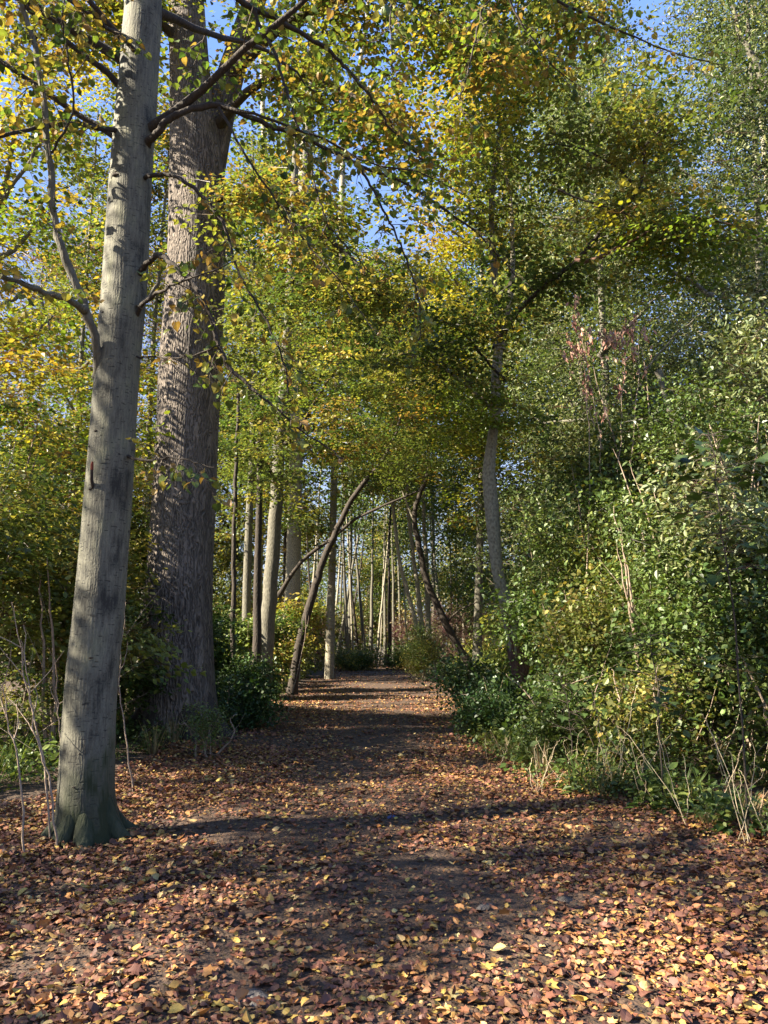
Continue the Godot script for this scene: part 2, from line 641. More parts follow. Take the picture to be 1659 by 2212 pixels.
func make_ground() -> void:
	var xs := []
	var zs := []
	for k in range(-12, 13): xs.append(k * .5)
	for q in [7.5, 9.5, 12, 16, 22, 32, 60, 140, 300]:
		xs.push_front(-float(q))
		xs.append(float(q))
	for k in range(0, 26): zs.append(4.0 - k * .5 if k < 20 else -6.0 - (k - 20) * .9)
	var z := -11.5
	while z > -64.0:
		z -= 1.4
		zs.append(z)
	for q in [-72.0, -90.0, -130.0, -220.0, -300.0]: zs.append(q)
	for q in [8.0, 20.0, 60.0, 200.0]: zs.push_front(q)
	var floor_ := StandardMaterial3D.new()
	floor_.albedo_texture = noise_tex(.03, [Color(.02, .013, .009), Color(.055, .034, .022), Color(.10, .062, .036), Color(.06, .05, .02)], 71)
	floor_.uv1_triplanar = true
	floor_.uv1_world_triplanar = true
	floor_.uv1_scale = Vector3(.7, .7, .7)
	floor_.roughness = .95
	floor_.heightmap_enabled = true
	floor_.heightmap_texture = noise_tex(.06, [Color(0, 0, 0), Color(1, 1, 1)], 72)
	floor_.heightmap_scale = 3.0
	var g := piece("ground", sheet(xs, zs, func(x, zz): return Vector3(x, ground_y(x, zz), zz)), floor_)
	tag(g, "brown woodland floor under the trees on both sides of the path", "ground", "", "structure")
	var soil := floor_.duplicate()
	soil.albedo_texture = noise_tex(.025, [Color(.028, .016, .009), Color(.055, .031, .017), Color(.080, .046, .026), Color(.11, .068, .04)], 75)
	soil.heightmap_scale = 2.0
	var ps := []
	for k in range(0, 15): ps.append(-1.0 + k / 7.0)
	var pz := []
	z = 4.0
	while z > -58.0:
		pz.append(z)
		z -= .35 if z > -14.0 else .8
	var p := piece("path", sheet(ps, pz, func(s, zz):
		var x: float = path_mid(zz) + s * path_half(zz)
		return Vector3(x, ground_y(x, zz) + .022 * (1.0 - pow(absf(s), 6.0)) - .012 * pow(absf(s), 8.0), zz)), soil)
	tag(p, "straight path of dark trodden earth strewn with fallen leaves", "path", "", "structure")


# ---------------------------------------------------------------- the grey tree at the left
func branch_from(parent: Node3D, list: Array, r0: float, r1: float, m: Material, called := "branch") -> Array:
	var pts := []
	for q in list: pts.append(at(q[0], q[1], q[2] * push))
	return limb(parent, called, pts, r0, r1, m, 8, .011)

func make_grey_tree() -> void:
	var D := 6.7
	push = 6.7 / 5.9
	var foot := at(188, 1830, D)
	foot.y = ground_y(foot.x, foot.z) - .06
	var tree := thing("grey_barked_tree", foot, "tall smooth grey barked tree with branch scars standing nearest, at left of path", "tree")
	var pts := []
	var radii := []
	var prof := [[188, 1835, 128], [187, 1760, 124], [186, 1700, 119], [196, 1500, 115], [215, 1300, 112], [240, 1000, 107], [253, 800, 105], [270, 600, 108], [281, 400, 105], [296, 200, 101], [308, 50, 98], [316, -80, 92]]
	for q in prof:
		pts.append(at(q[0], q[1], D) - foot)
		radii.append(q[2] * .5 / FOCAL * D * .93)
	pts[0].y = 0.0
	var top: Vector3 = pts[-1]
	for k in 5:
		pts.append(top + Vector3(.10 * (k + 1), 1.5 * (k + 1), -.05 * k))
		radii.append(lerpf(radii[11], .05, (k + 1) / 5.0))
	var fine := smooth(pts, 6)
	var rf := []
	for k in fine.size():
		var f := float(k) / 6.0
		var a := mini(int(f), radii.size() - 1)
		rf.append(lerpf(radii[a], radii[mini(a + 1, radii.size() - 1)], f - a))
	var t := Tube.new()
	var foot_lobes := func(an: float, h: float) -> float:
		var k := exp(-h * 5.5)
		var wave := rough.get_noise_2d(cos(an) * 14.0 + 5.0, sin(an) * 14.0 + h * 3.0)
		return 1.0 + k * (.22 + .20 * sin(an * 4.0 + .6)) + k * wave * .5 + rough.get_noise_3d(cos(an) * 8.0, h * 9.0, sin(an) * 8.0) * .06
	t.add(fine, rf, 40, 1.0 / 9.0, foot_lobes)
	piece("trunk", t.mesh(), M.smooth_bark, tree)
	for r in [[1.0, .25, .30], [-1.0, .45, .34], [.25, 1.0, .22], [-.45, .9, .24], [.7, -.7, .4], [-.8, -.5, .45]]:
		var a := Vector3(r[0], 0, r[1]).normalized()
		var w: float = r[2]
		var rt := Tube.new()
		rt.add([a * .12 + Vector3(0, .42, 0), a * .19 + Vector3(0, .2, 0), a * (.24 + w * .12) + Vector3(0, .09, 0), a * (.26 + w * .35) + Vector3(.02, .035, 0), a * (.25 + w * .8) + Vector3(0, -.03, 0)], [.05, .085, .08, .055, .02], 9)
		piece("root", rt.mesh(), M.mossy, tree)
	# scars of lost branches and a broken stub
	for s in [[263, 402, .085, .05], [222, 942, .05, .026], [205, 972, .045, .022], [212, 1065, .055, .03], [209, 1141, .045, .02], [207, 1188, .04, .014], [213, 1238, .026, .012], [204, 1342, .02, .012], [196, 1395, .03, .012], [216, 1420, .05, .02], [193, 1620, .028, .012], [182, 1690, .024, .012], [190, 560, .03, .02], [235, 690, .035, .016]]:
		scar(tree, fine, rf, foot, s, D)
	var stub := Tube.new()
	var s0 := at(213, 1062, D) - foot + Vector3(.02, 0, rf[20] * .86)
	stub.add([s0, s0 + Vector3(.0, .06, .05), s0 + Vector3(.006, .14, .07)], [.017, .015, .013], 9)
	piece("stub", stub.mesh(), M.dark_bark, tree)
	var tip := Tube.new()
	var s1 := s0 + Vector3(.006, .14, .07)
	tip.add([s1, s1 + Vector3(.001, .045, .006), s1 + Vector3(.004, .07, .008), s1 + Vector3(.004, .072, .008)], [.0135, .013, .009, .001], 9)
	var red := StandardMaterial3D.new()
	red.albedo_color = Color(.44, .19, .10)
	red.roughness = .8
	tag(piece("broken_tip", tip.mesh(), red, tree), "splintered reddish brown end of the stub")

	var G: Material = M.grey_bark
	var K: Material = M.dark_bark
	var B := []
	B.append([branch_from(tree, [[215, 815, 5.85], [208, 745, 5.72], [186, 668, 5.6], [150, 580, 5.5], [125, 510, 5.45], [112, 420, 5.4], [104, 300, 5.35], [90, 180, 5.3], [70, 80, 5.25], [45, -10, 5.2], [20, -160, 5.1]], .042, .016, G), .3])
	B.append([branch_from(tree, [[182, 668, 5.58], [150, 648, 5.4], [100, 632, 5.2], [60, 617, 5.05], [0, 597, 4.8], [-90, 560, 4.5]], .030, .018, G), .2])
	B.append([branch_from(tree, [[262, 282, 5.85], [233, 279, 5.7], [150, 266, 5.5], [83, 276, 5.3], [0, 296, 5.1], [-120, 310, 4.8]], .026, .014, K), .15])
	B.append([branch_from(tree, [[310, 320, 5.85], [336, 286, 5.75], [365, 258, 5.7], [399, 239, 5.7], [472, 229, 5.8], [549, 259, 5.9], [605, 279, 6.0], [658, 299, 6.1], [728, 329, 6.25], [781, 359, 6.4], [874, 395, 6.6], [964, 455, 6.8], [1030, 502, 7.0], [1067, 542, 7.1], [1120, 600, 7.3]], .036, .008, K), .3])
	B.append([branch_from(tree, [[472, 229, 5.8], [550, 247, 5.75], [632, 275, 5.8], [708, 305, 5.9], [800, 352, 6.0], [900, 372, 6.1], [1000, 420, 6.2]], .016, .005, K), .2])
	B.append([branch_from(tree, [[781, 362, 6.4], [794, 389, 6.4], [821, 442, 6.4], [848, 492, 6.4], [871, 538, 6.4], [881, 572, 6.4], [897, 615, 6.4], [906, 665, 6.4], [906, 735, 6.35]], .014, .005, K), .1])
	B.append([branch_from(tree, [[300, 390, 5.85], [326, 380, 5.75], [366, 378, 5.65], [399, 392, 5.6], [432, 419, 5.6], [472, 465, 5.6], [492, 505, 5.6], [505, 562, 5.6], [532, 618, 5.6], [560, 665, 5.6], [592, 730, 5.6], [616, 790, 5.6], [622, 850, 5.6]], .020, .006, K), .25])
	B.append([branch_from(tree, [[290, 600, 5.85], [312, 578, 5.75], [339, 550, 5.6], [375, 572, 5.5], [415, 608, 5.45], [445, 661, 5.4], [465, 718, 5.4], [472, 745, 5.4], [498, 798, 5.4], [532, 828, 5.4], [549, 845, 5.4], [592, 878, 5.4], [638, 921, 5.45], [695, 958, 5.5], [740, 990, 5.5]], .028, .006, K), .3])
	B.append([branch_from(tree, [[290, 690, 5.85], [309, 655, 5.75], [335, 636, 5.6], [359, 625, 5.5], [419, 598, 5.3], [512, 562, 5.1]], .024, .004, K), .35])
	limb(tree, "branch", [at(300, 665, 6.58), at(325, 636, 6.58), at(349, 600, 6.58)], .022, .012, G, 7, .003)
	B.append([branch_from(tree, [[270, 985, 5.85], [300, 992, 5.7], [332, 994, 5.6], [376, 988, 5.5], [419, 998, 5.4], [462, 1010, 5.3]], .014, .004, K), .25])
	B.append([branch_from(tree, [[296, 770, 5.85], [340, 772, 5.7], [400, 772, 5.5], [455, 755, 5.4], [472, 745, 5.38]], .010, .005, K), .5])
	B.append([branch_from(tree, [[345, -190, 5.85], [430, -70, 5.9], [500, -10, 6.0], [549, 20, 6.1], [582, 33, 6.15], [635, 63, 6.25], [691, 96, 6.35], [735, 133, 6.45], [761, 163, 6.5], [798, 206, 6.6], [824, 243, 6.7], [841, 276, 6.75], [880, 310, 6.8], [912, 345, 6.9]], .034, .008, K), .3])
	B.append([branch_from(tree, [[548, 22, 6.1], [562, 60, 6.1], [592, 110, 6.1], [605, 150, 6.1], [625, 213, 6.1], [645, 279, 6.1], [662, 319, 6.1], [675, 382, 6.1], [695, 449, 6.1], [711, 492, 6.1], [755, 538, 6.15], [800, 590, 6.2]], .018, .005, K), .2])
	B.append([branch_from(tree, [[472, 232, 5.8], [510, 300, 5.7], [549, 362, 5.7], [615, 465, 5.7], [681, 545, 5.7], [745, 621, 5.75], [790, 690, 5.8]], .013, .004, K), .3])
	B.append([branch_from(tree, [[300, 120, 5.85], [259, 80, 5.5], [213, 43, 5.2], [146, 0, 4.9], [60, -60, 4.6]], .022, .010, K), .2])
	B.append([branch_from(tree, [[110, 330, 5.37], [130, 300, 5.3], [160, 220, 5.2], [145, 120, 5.1], [136, 40, 5.0], [150, -40, 4.9]], .012, .006, K), .1])
	B.append([branch_from(tree, [[600, -160, 6.2], [740, -90, 6.0], [835, -30, 5.9], [842, 60, 5.9], [846, 130, 5.9], [848, 190, 5.9]], .014, .004, K), .3])
	B.append([branch_from(tree, [[740, -90, 6.0], [900, -80, 6.2], [1050, -30, 6.3], [1040, 30, 6.3], [1027, 83, 6.3], [1007, 166, 6.3], [994, 213, 6.3], [1000, 246, 6.3], [1030, 280, 6.3]], .016, .004, K), .4])
	B.append([branch_from(tree, [[900, -80, 6.2], [1080, -60, 6.6], [1200, 0, 6.9], [1290, 45, 7.1], [1370, 80, 7.3], [1460, 115, 7.5], [1560, 140, 7.7]], .020, .006, K), .25])
	B.append([branch_from(tree, [[1097, -20, 6.6], [1120, 40, 6.6], [1165, 100, 6.7], [1200, 150, 6.8], [1260, 190, 6.9]], .012, .004, K), .2])
	B.append([branch_from(tree, [[345, -250, 5.9], [420, -220, 5.2], [560, -180, 4.6], [700, -120, 4.3], [850, -60, 4.1]], .03, .008, K), .3])

	var leaves := []
	var twigs := Tube.new()
	for b in B:
		sprout(b[0], b[1], .14, .58, .069, LIME, leaves, twigs, 2, .62)
	# the upper boughs, mostly above the picture, that shade the trunk and the ground
	for k in 4:
		var s := foot + top * minf(1.0, (6.3 + k * .5) / top.y) + Vector3(0, maxf(0.0, 6.3 + k * .5 - top.y), 0)
		var dir := Vector3(-.9 + k * .12, .55, .25 + k * .18)
		var fin := limb(tree, "branch", [s, s + dir * .8, s + dir * 1.7, s + dir * 2.4], .03, .01, K, 6, .03)
		sprout(fin, .2, .16, .8, .075, LIME, leaves, twigs, 2, .9)
	for k in 9:
		var h := 6.4 + k * .75
		var an := k * 2.4 + .4
		var s := foot + top * minf(1.0, h / top.y) + Vector3(0, maxf(0.0, h - top.y), 0)
		var dir := Vector3(cos(an), .45, sin(an))
		var fin := limb(tree, "branch", [s, s + dir * 1.0, s + dir * 2.0 + Vector3(0, .1, 0), s + dir * 3.1 - Vector3(0, .2, 0)], .045, .012, K, 6, .03)
		sprout(fin, .3, .4, .9, .075, LIME, leaves, twigs, 2, .8)
	var shift := PackedVector3Array()
	for q in twigs.v: shift.append(q - foot)
	twigs.v = shift
	tag(piece("twigs", twigs.mesh(), M.twig, tree), "", "", "", "stuff")
	put_leaves(tree, leaves, LIME, 300, heart, palette_mats(LIME, Color(.8, .8, .6), .42))

func scar(tree: Node3D, fine: Array, rf: Array, foot: Vector3, s: Array, D: float) -> void:
	var want := at(s[0], s[1], D) - foot
	var k := 0
	while k < fine.size() - 2 and fine[k].y < want.y: k += 1
	var c: Vector3 = fine[k]
	var off := clampf(want.x - c.x, -rf[k] * .9, rf[k] * .9)
	var z := sqrt(rf[k] * rf[k] - off * off)
	var out := Vector3(off, 0, z).normalized()
	var across := Vector3.UP.cross(out).normalized()
	var p: Vector3 = Vector3(c.x, want.y, c.z) + out * (float(rf[k]) * 1.01)
	var w: float = s[2]
	var h: float = s[3]
	var t := Tube.new()
	var ring := []
	for q in 9:
		var a := PI * (q / 8.0)
		ring.append(p + across * cos(a) * w * .62 + Vector3(0, sin(a) * h * 1.1 - h * .35, 0) - out * (.004 + .02 * absf(cos(a)) * w / rf[k]))
	t.add(ring, taper(9, h * .16, h * .16), 6)
	var eye := Tube.new()
	eye.add([p - across * w * .42 - out * .005, p - across * w * .2, p, p + across * w * .2, p + across * w * .42 - out * .005], [h * .08, h * .34, h * .42, h * .34, h * .08], 8)
	var o := piece("branch_scar", t.mesh(), M.grey_bark, tree)
	piece("scar_heart", eye.mesh(), M.dark_bark, o)


# ---------------------------------------------------------------- the broad furrowed tree behind it
func trunk_profile(tree: Node3D, prof: Array, D: float, m: Material, sides: int, tall: float, lobes, called := "trunk") -> Array:
	var pts := []
	var radii := []
	for q in prof:
		pts.append(at(q[0], q[1], q[3] if q.size() > 3 else D) - tree.position)
		radii.append(q[2] * .5 / FOCAL * D)
	var fine := smooth(pts, 6)
	var rf := []
	for k in fine.size():
		var f := k / 6.0
		var a := mini(int(f), radii.size() - 1)
		rf.append(lerpf(radii[a], radii[mini(a + 1, radii.size() - 1)], f - a))
	var t := Tube.new()
	t.add(fine, rf, sides, 1.0 / tall, lobes)
	piece(called, t.mesh(), m, tree)
	return fine

func make_furrowed_tree() -> void:
	var D := 13.5
	push = 13.5 / 12.7
	var foot := at(385, 1600, D)
	foot.y = ground_y(foot.x, foot.z) - .08
	var tree := thing("furrowed_tree", foot, "massive tree with deeply furrowed pinkish brown bark that forks high up, behind the grey tree", "tree")
	var lobes := func(an: float, h: float) -> float:
		var k := exp(-h * 1.6)
		return 1.0 + k * (.16 + .16 * sin(an * 5.0)) + .05 * sin(an * 3.0 + h * .3) + rough.get_noise_3d(cos(an) * 9.0, h * 4.0, sin(an) * 9.0) * .07
	trunk_profile(tree, [[384, 1612, 160], [384, 1560, 156], [380, 1400, 152], [388, 1200, 140], [398, 1000, 136], [409, 800, 138], [422, 600, 134], [424, 420, 126], [420, 300, 112], [412, 180, 96], [405, 40, 88], [400, -120, 76], [396, -320, 50]], D, M.furrowed_bark, 56, 17.0, lobes)
	trunk_profile(tree, [[436, 470, 70, 13.7], [450, 380, 76, 13.7], [470, 270, 72, 13.7], [496, 170, 66, 13.7], [525, 80, 60, 13.7], [556, -20, 54, 13.7], [600, -180, 44, 13.7]], D, M.furrowed_bark, 32, 17.0, null, "second_stem")
	var wet: Material = M.dark_bark
	# root flares
	for r in [[-1.0, .25], [-.35, .9], [.45, .85], [1.0, .3]]:
		var a := Vector3(r[0], 0, r[1]).normalized()
		var t := Tube.new()
		t.add([a * .35 + Vector3(0, .75, 0), a * .62 + Vector3(0, .32, 0), a * .9 + Vector3(0, .08, 0), a * 1.15 + Vector3(0, -.04, 0)], [.2, .2, .15, .06], 9)
		piece("root", t.mesh(), M.dark_bark, tree)
	var boughs := []
	for q in [[[470, 270, 12.7], [560, 180, 12.0], [680, 170, 11.3], [800, 230, 10.8], [900, 330, 10.4]], [[500, 160, 12.7], [640, 40, 12.0], [800, -10, 11.6], [960, 40, 11.2], [1080, 130, 11]], [[440, 430, 12.6], [540, 420, 12.0], [640, 470, 11.6], [760, 560, 11.2], [820, 640, 11]], [[400, 100, 12.6], [300, 20, 12.2], [180, 30, 12], [60, 90, 11.8]], [[556, -20, 13.7], [700, -120, 12.2], [900, -130, 11.6], [1100, -60, 11.4], [1250, 40, 11.4]]]:
		boughs.append(branch_from(tree, q, .09, .02, wet, "bough"))
	var c := [[], []]
	for b in boughs:
		for k in range(3, b.size()):
			fill(c, b[k], Vector3(.9, .5, .9), 4, LIME, .95, -.2, .25)
	var leaves := []
	var twigs := Tube.new()
	for b in boughs:
		sprout(b, .2, .2, 1.3, .075, LIME, leaves, twigs, 2, .7)
	finish_sprays(tree, leaves, twigs, LIME, 150)
	fill(c, at(700, 480, 12), Vector3(2.2, 1.6, 1.5), 26, LIME, 1.05, .0)
	fill(c, at(650, 700, 12.5), Vector3(1.6, 1.0, 1.2), 40, YGREEN, .95, .0)
	fill(c, at(900, 150, 12.5), Vector3(2.8, 1.5, 1.5), 60, YELLOW, .95, .05)
	fill(c, Vector3(-2.0, 13.5, -12.5), Vector3(4.2, 3.2, 3.6), 50, YGREEN, 1.3, .0)
	fill(c, Vector3(1.6, 13.2, -13.5), Vector3(3.6, 2.6, 3.0), 40, YGREEN, 1.25, .02)
	fill(c, Vector3(-6.0, 13.0, -13.5), Vector3(2.6, 3.0, 2.6), 70, YELLOW, 1.0, .08)
	fill(c, at(160, 150, 13), Vector3(1.6, 1.6, 1.5), 24, YELLOW, .9, .08)
	hang(tree, "foliage", "spray", c)


# ---------------------------------------------------------------- the slender pale tree right of the path
func make_slender_tree() -> void:
	push = 1.0
	var D := 15.0
	var foot := at(1140, 1560, D)
	foot.y = ground_y(foot.x, foot.z) - .05
	var tree := thing("slender_tree", foot, "slender pale barked tree with dark reddish foot and crooked upper stems, right of the path", "tree")
	var low := [[1146, 1590, 50], [1138, 1530, 44], [1128, 1450, 40], [1112, 1370, 38], [1098, 1320, 36]]
	trunk_profile(tree, low, D, M.brown_bark, 16, 1.0, func(an, h): return 1.0 + .12 * sin(an * 3.0 + h * 4.0) + rough.get_noise_3d(cos(an) * 20.0, h * 20.0, sin(an) * 20.0) * .45 - .14 * smoothstep(1.2, 2.2, h), "shaggy_lower_bark")
	trunk_profile(tree, [[1144, 1590, 40], [1136, 1530, 37], [1126, 1450, 35], [1110, 1370, 35], [1101, 1332, 35], [1090, 1290, 31], [1076, 1240, 28], [1068, 1167, 27], [1061, 1084, 29], [1056, 1017, 28], [1063, 951, 25], [1071, 884, 24], [1071, 818, 20], [1078, 745, 20]], D, M.pale_bark, 14, 1.0, func(an, h): return 1.0 + .10 * sin(an * 2.0 + h * 2.0))
	var b := []
	b.append(branch_from(tree, [[1077, 752, D], [1074, 650, D], [1066, 560, D], [1062, 450, D], [1068, 350, D], [1078, 270, D], [1072, 120, D], [1080, -20, D]], .085, .03, M.grey_bark, "stem"))
	b.append(branch_from(tree, [[1081, 756, D], [1096, 680, 14.9], [1106, 600, 14.8], [1107, 500, 14.8], [1098, 400, 14.8], [1085, 330, 14.8], [1100, 230, 14.8], [1110, 100, 14.8]], .075, .02, M.pale_bark, "stem"))
	b.append(branch_from(tree, [[1082, 738, D], [1105, 690, 14.5], [1165, 626, 14.0], [1246, 562, 13.6], [1307, 488, 13.3], [1378, 413, 13.0], [1392, 339, 12.9], [1395, 315, 12.8], [1432, 278, 12.7], [1480, 250, 12.6]], .062, .014, M.dark_bark, "stem"))
	b.append(branch_from(tree, [[1244, 564, 13.6], [1287, 559, 13.4], [1368, 518, 13.0], [1429, 488, 12.8], [1500, 470, 12.6], [1600, 490, 12.4]], .045, .012, M.brown_bark))
	b.append(branch_from(tree, [[1378, 413, 13.0], [1330, 360, 12.9], [1250, 320, 12.8], [1170, 310, 12.8]], .022, .008, M.dark_bark))
	b.append(branch_from(tree, [[1392, 339, 12.9], [1370, 280, 12.8], [1372, 240, 12.8]], .02, .008, M.dark_bark))
	b.append(branch_from(tree, [[1070, 892, D], [1057, 878, 14.9], [1014, 838, 14.7], [971, 805, 14.5], [917, 775, 14.3], [850, 760, 14.1]], .04, .012, M.pale_bark))
	b.append(branch_from(tree, [[1090, 820, D], [1060, 790, 14.6], [1020, 740, 14.2], [975, 700, 13.9], [930, 690, 13.6]], .03, .010, M.dark_bark))
	b.append(branch_from(tree, [[1205, 410, 12.9], [1255, 430, 12.9], [1330, 455, 12.9], [1400, 480, 12.9], [1470, 515, 12.9], [1600, 520, 12.9]], .02, .008, M.dark_bark))
	var c := [[], []]
	for k in b.size():
		for j in range(4, b[k].size()):
			fill(c, b[k][j], Vector3(1.1, .35, 1.0), 1, YGREEN if k != 3 else YELLOW, 1.0, -.1, .16)
	fill(c, Vector3(4.8, 13.6, -15.0), Vector3(3.6, 2.8, 2.4), 30, YGREEN, 1.15, -.02, .16)
	fill(c, Vector3(2.0, 11.4, -15.0), Vector3(2.0, 3.0, 2.0), 30, YGREEN, 1.1, -.02, .16)
	fill(c, at(1400, 330, 13.2), Vector3(2.2, 1.2, 1.3), 10, YGREEN, 1.05, -.05, .16)
	fill(c, at(1450, 540, 12.8), Vector3(2.2, .5, 1.2), 14, YELLOW, 1.0, -.05, .16)
	fill(c, at(1240, 600, 14), Vector3(1.6, .6, 1.2), 10, YGREEN, 1.0, -.05, .16)
	fill(c, at(950, 700, 14), Vector3(1.6, .9, 1.2), 18, YGREEN, 1.0, -.05, .16)
	fill(c, at(980, 890, 14.5), Vector3(1.3, .5, 1.0), 26, YELLOW, .95, -.1, .16)
	fill(c, at(1180, 950, 14.2), Vector3(1.2, 1.2, 1.0), 12, YGREEN, .95, -.1, .16)
	hang(tree, "foliage", "spray", c)
	var leaves := []
	var twigs := Tube.new()
	var mix: Array = YGREEN + [YELLOW[0], YELLOW[4], GREEN[2]]
	for k in b.size():
		sprout(b[k], .22, .2, 1.25, .08, mix, leaves, twigs, 2, .7)
	finish_sprays(tree, leaves, twigs, mix, 200)


func finish_sprays(tree: Node3D, leaves: Array, twigs: Tube, pal: Array, singles: int) -> void:
	var shift := PackedVector3Array()
	for q in twigs.v: shift.append(q - tree.position)
	twigs.v = shift
	tag(piece("twigs", twigs.mesh(), M.twig, tree), "", "", "", "stuff")
	put_leaves(tree, leaves, pal, singles, heart, palette_mats(pal, Color(1, 1, .7), .42))


# ---------------------------------------------------------------- the trees of the wood
func wood_tree(called: String, label: String, pts: Array, r0: float, r1: float, m: Material, sides := 10, group := "") -> Node3D:
	var foot: Vector3 = pts[0]
	foot.y = ground_y(foot.x, foot.z) - .05
	var tree := thing(called, foot, label, "tree", group)
	var fine := smooth(pts, 4, .02)
	var local := []
	for p in fine: local.append(p - foot)
	local[0].y = 0.0
	var t := Tube.new()
	var r := taper(local.size(), r0, r1, .9)
	r[0] *= 1.35
	r[1] *= 1.1
	t.add(local, r, sides)
	piece("trunk", t.mesh(), m, tree)
	return tree

func pixel_line(list: Array, d0: float, d1: float) -> Array:
	var out := []
	for k in list.size():
		out.append(at(list[k][0], list[k][1], lerpf(d0, d1, float(k) / (list.size() - 1))))
	out[0].y = 0.0
	return out

func boughs(tree: Node3D, base: Vector3, h: float, from: float, reach: float, n: int, m: Material, r: float) -> void:
	for k in n:
		var f := from + (1.0 - from) * (k + .3) / n * .9
		var an := rng.randf() * TAU
		var s := base + Vector3(0, h * f, 0)
		var l := reach * (1.05 - f * .55) * rng.randf_range(.7, 1.1)
		var dir := Vector3(cos(an), rng.randf_range(.35, .9), sin(an))
		limb(tree, "bough", [s, s + dir * l * .4, s + dir * l * .75 + Vector3(0, rng.randfn(0, .2), 0), s + dir * l + Vector3(0, rng.randfn(0, .4), 0)], r, r * .25, m, 5, .04)

func plain_tree(label: String, x: float, d: float, h: float, crown_from: float, reach: float, n: int, palette: Array, m: Material, kind := "spray", scale_ := 1.2, gate := -.05, r0 := .18, group := "trees in the wood beside the path") -> void:
	var lean := rng.randfn(0, .35)
	var p := Vector3(x, 0, -d)
	var top := Vector3(x + lean, h, -d + rng.randfn(0, .3))
	var mid := p.lerp(top, .5) + Vector3(rng.randfn(0, .2), 0, rng.randfn(0, .15))
	var tree := wood_tree("wood_tree", label, [p, p.lerp(mid, .5), mid, mid.lerp(top, .5), top], r0, .03, m, 9, group)
	boughs(tree, p, h, crown_from / h, reach * .85, 7, m, r0 * .35)
	var c := [[], []]
	var layers := 5
	for k in layers:
		var f := (k + .5) / layers
		var y := lerpf(crown_from, h, f)
		var rr := reach * (1.0 - .55 * f * f)
		fill(c, Vector3(x + lean * y / h + rng.randfn(0, .3), y, -d + rng.randfn(0, .4)), Vector3(rr, (h - crown_from) / layers * .85, rr), int(n * 1.5 / layers), palette, scale_ * 1.12, gate)
	hang(tree, "crown", kind, c)

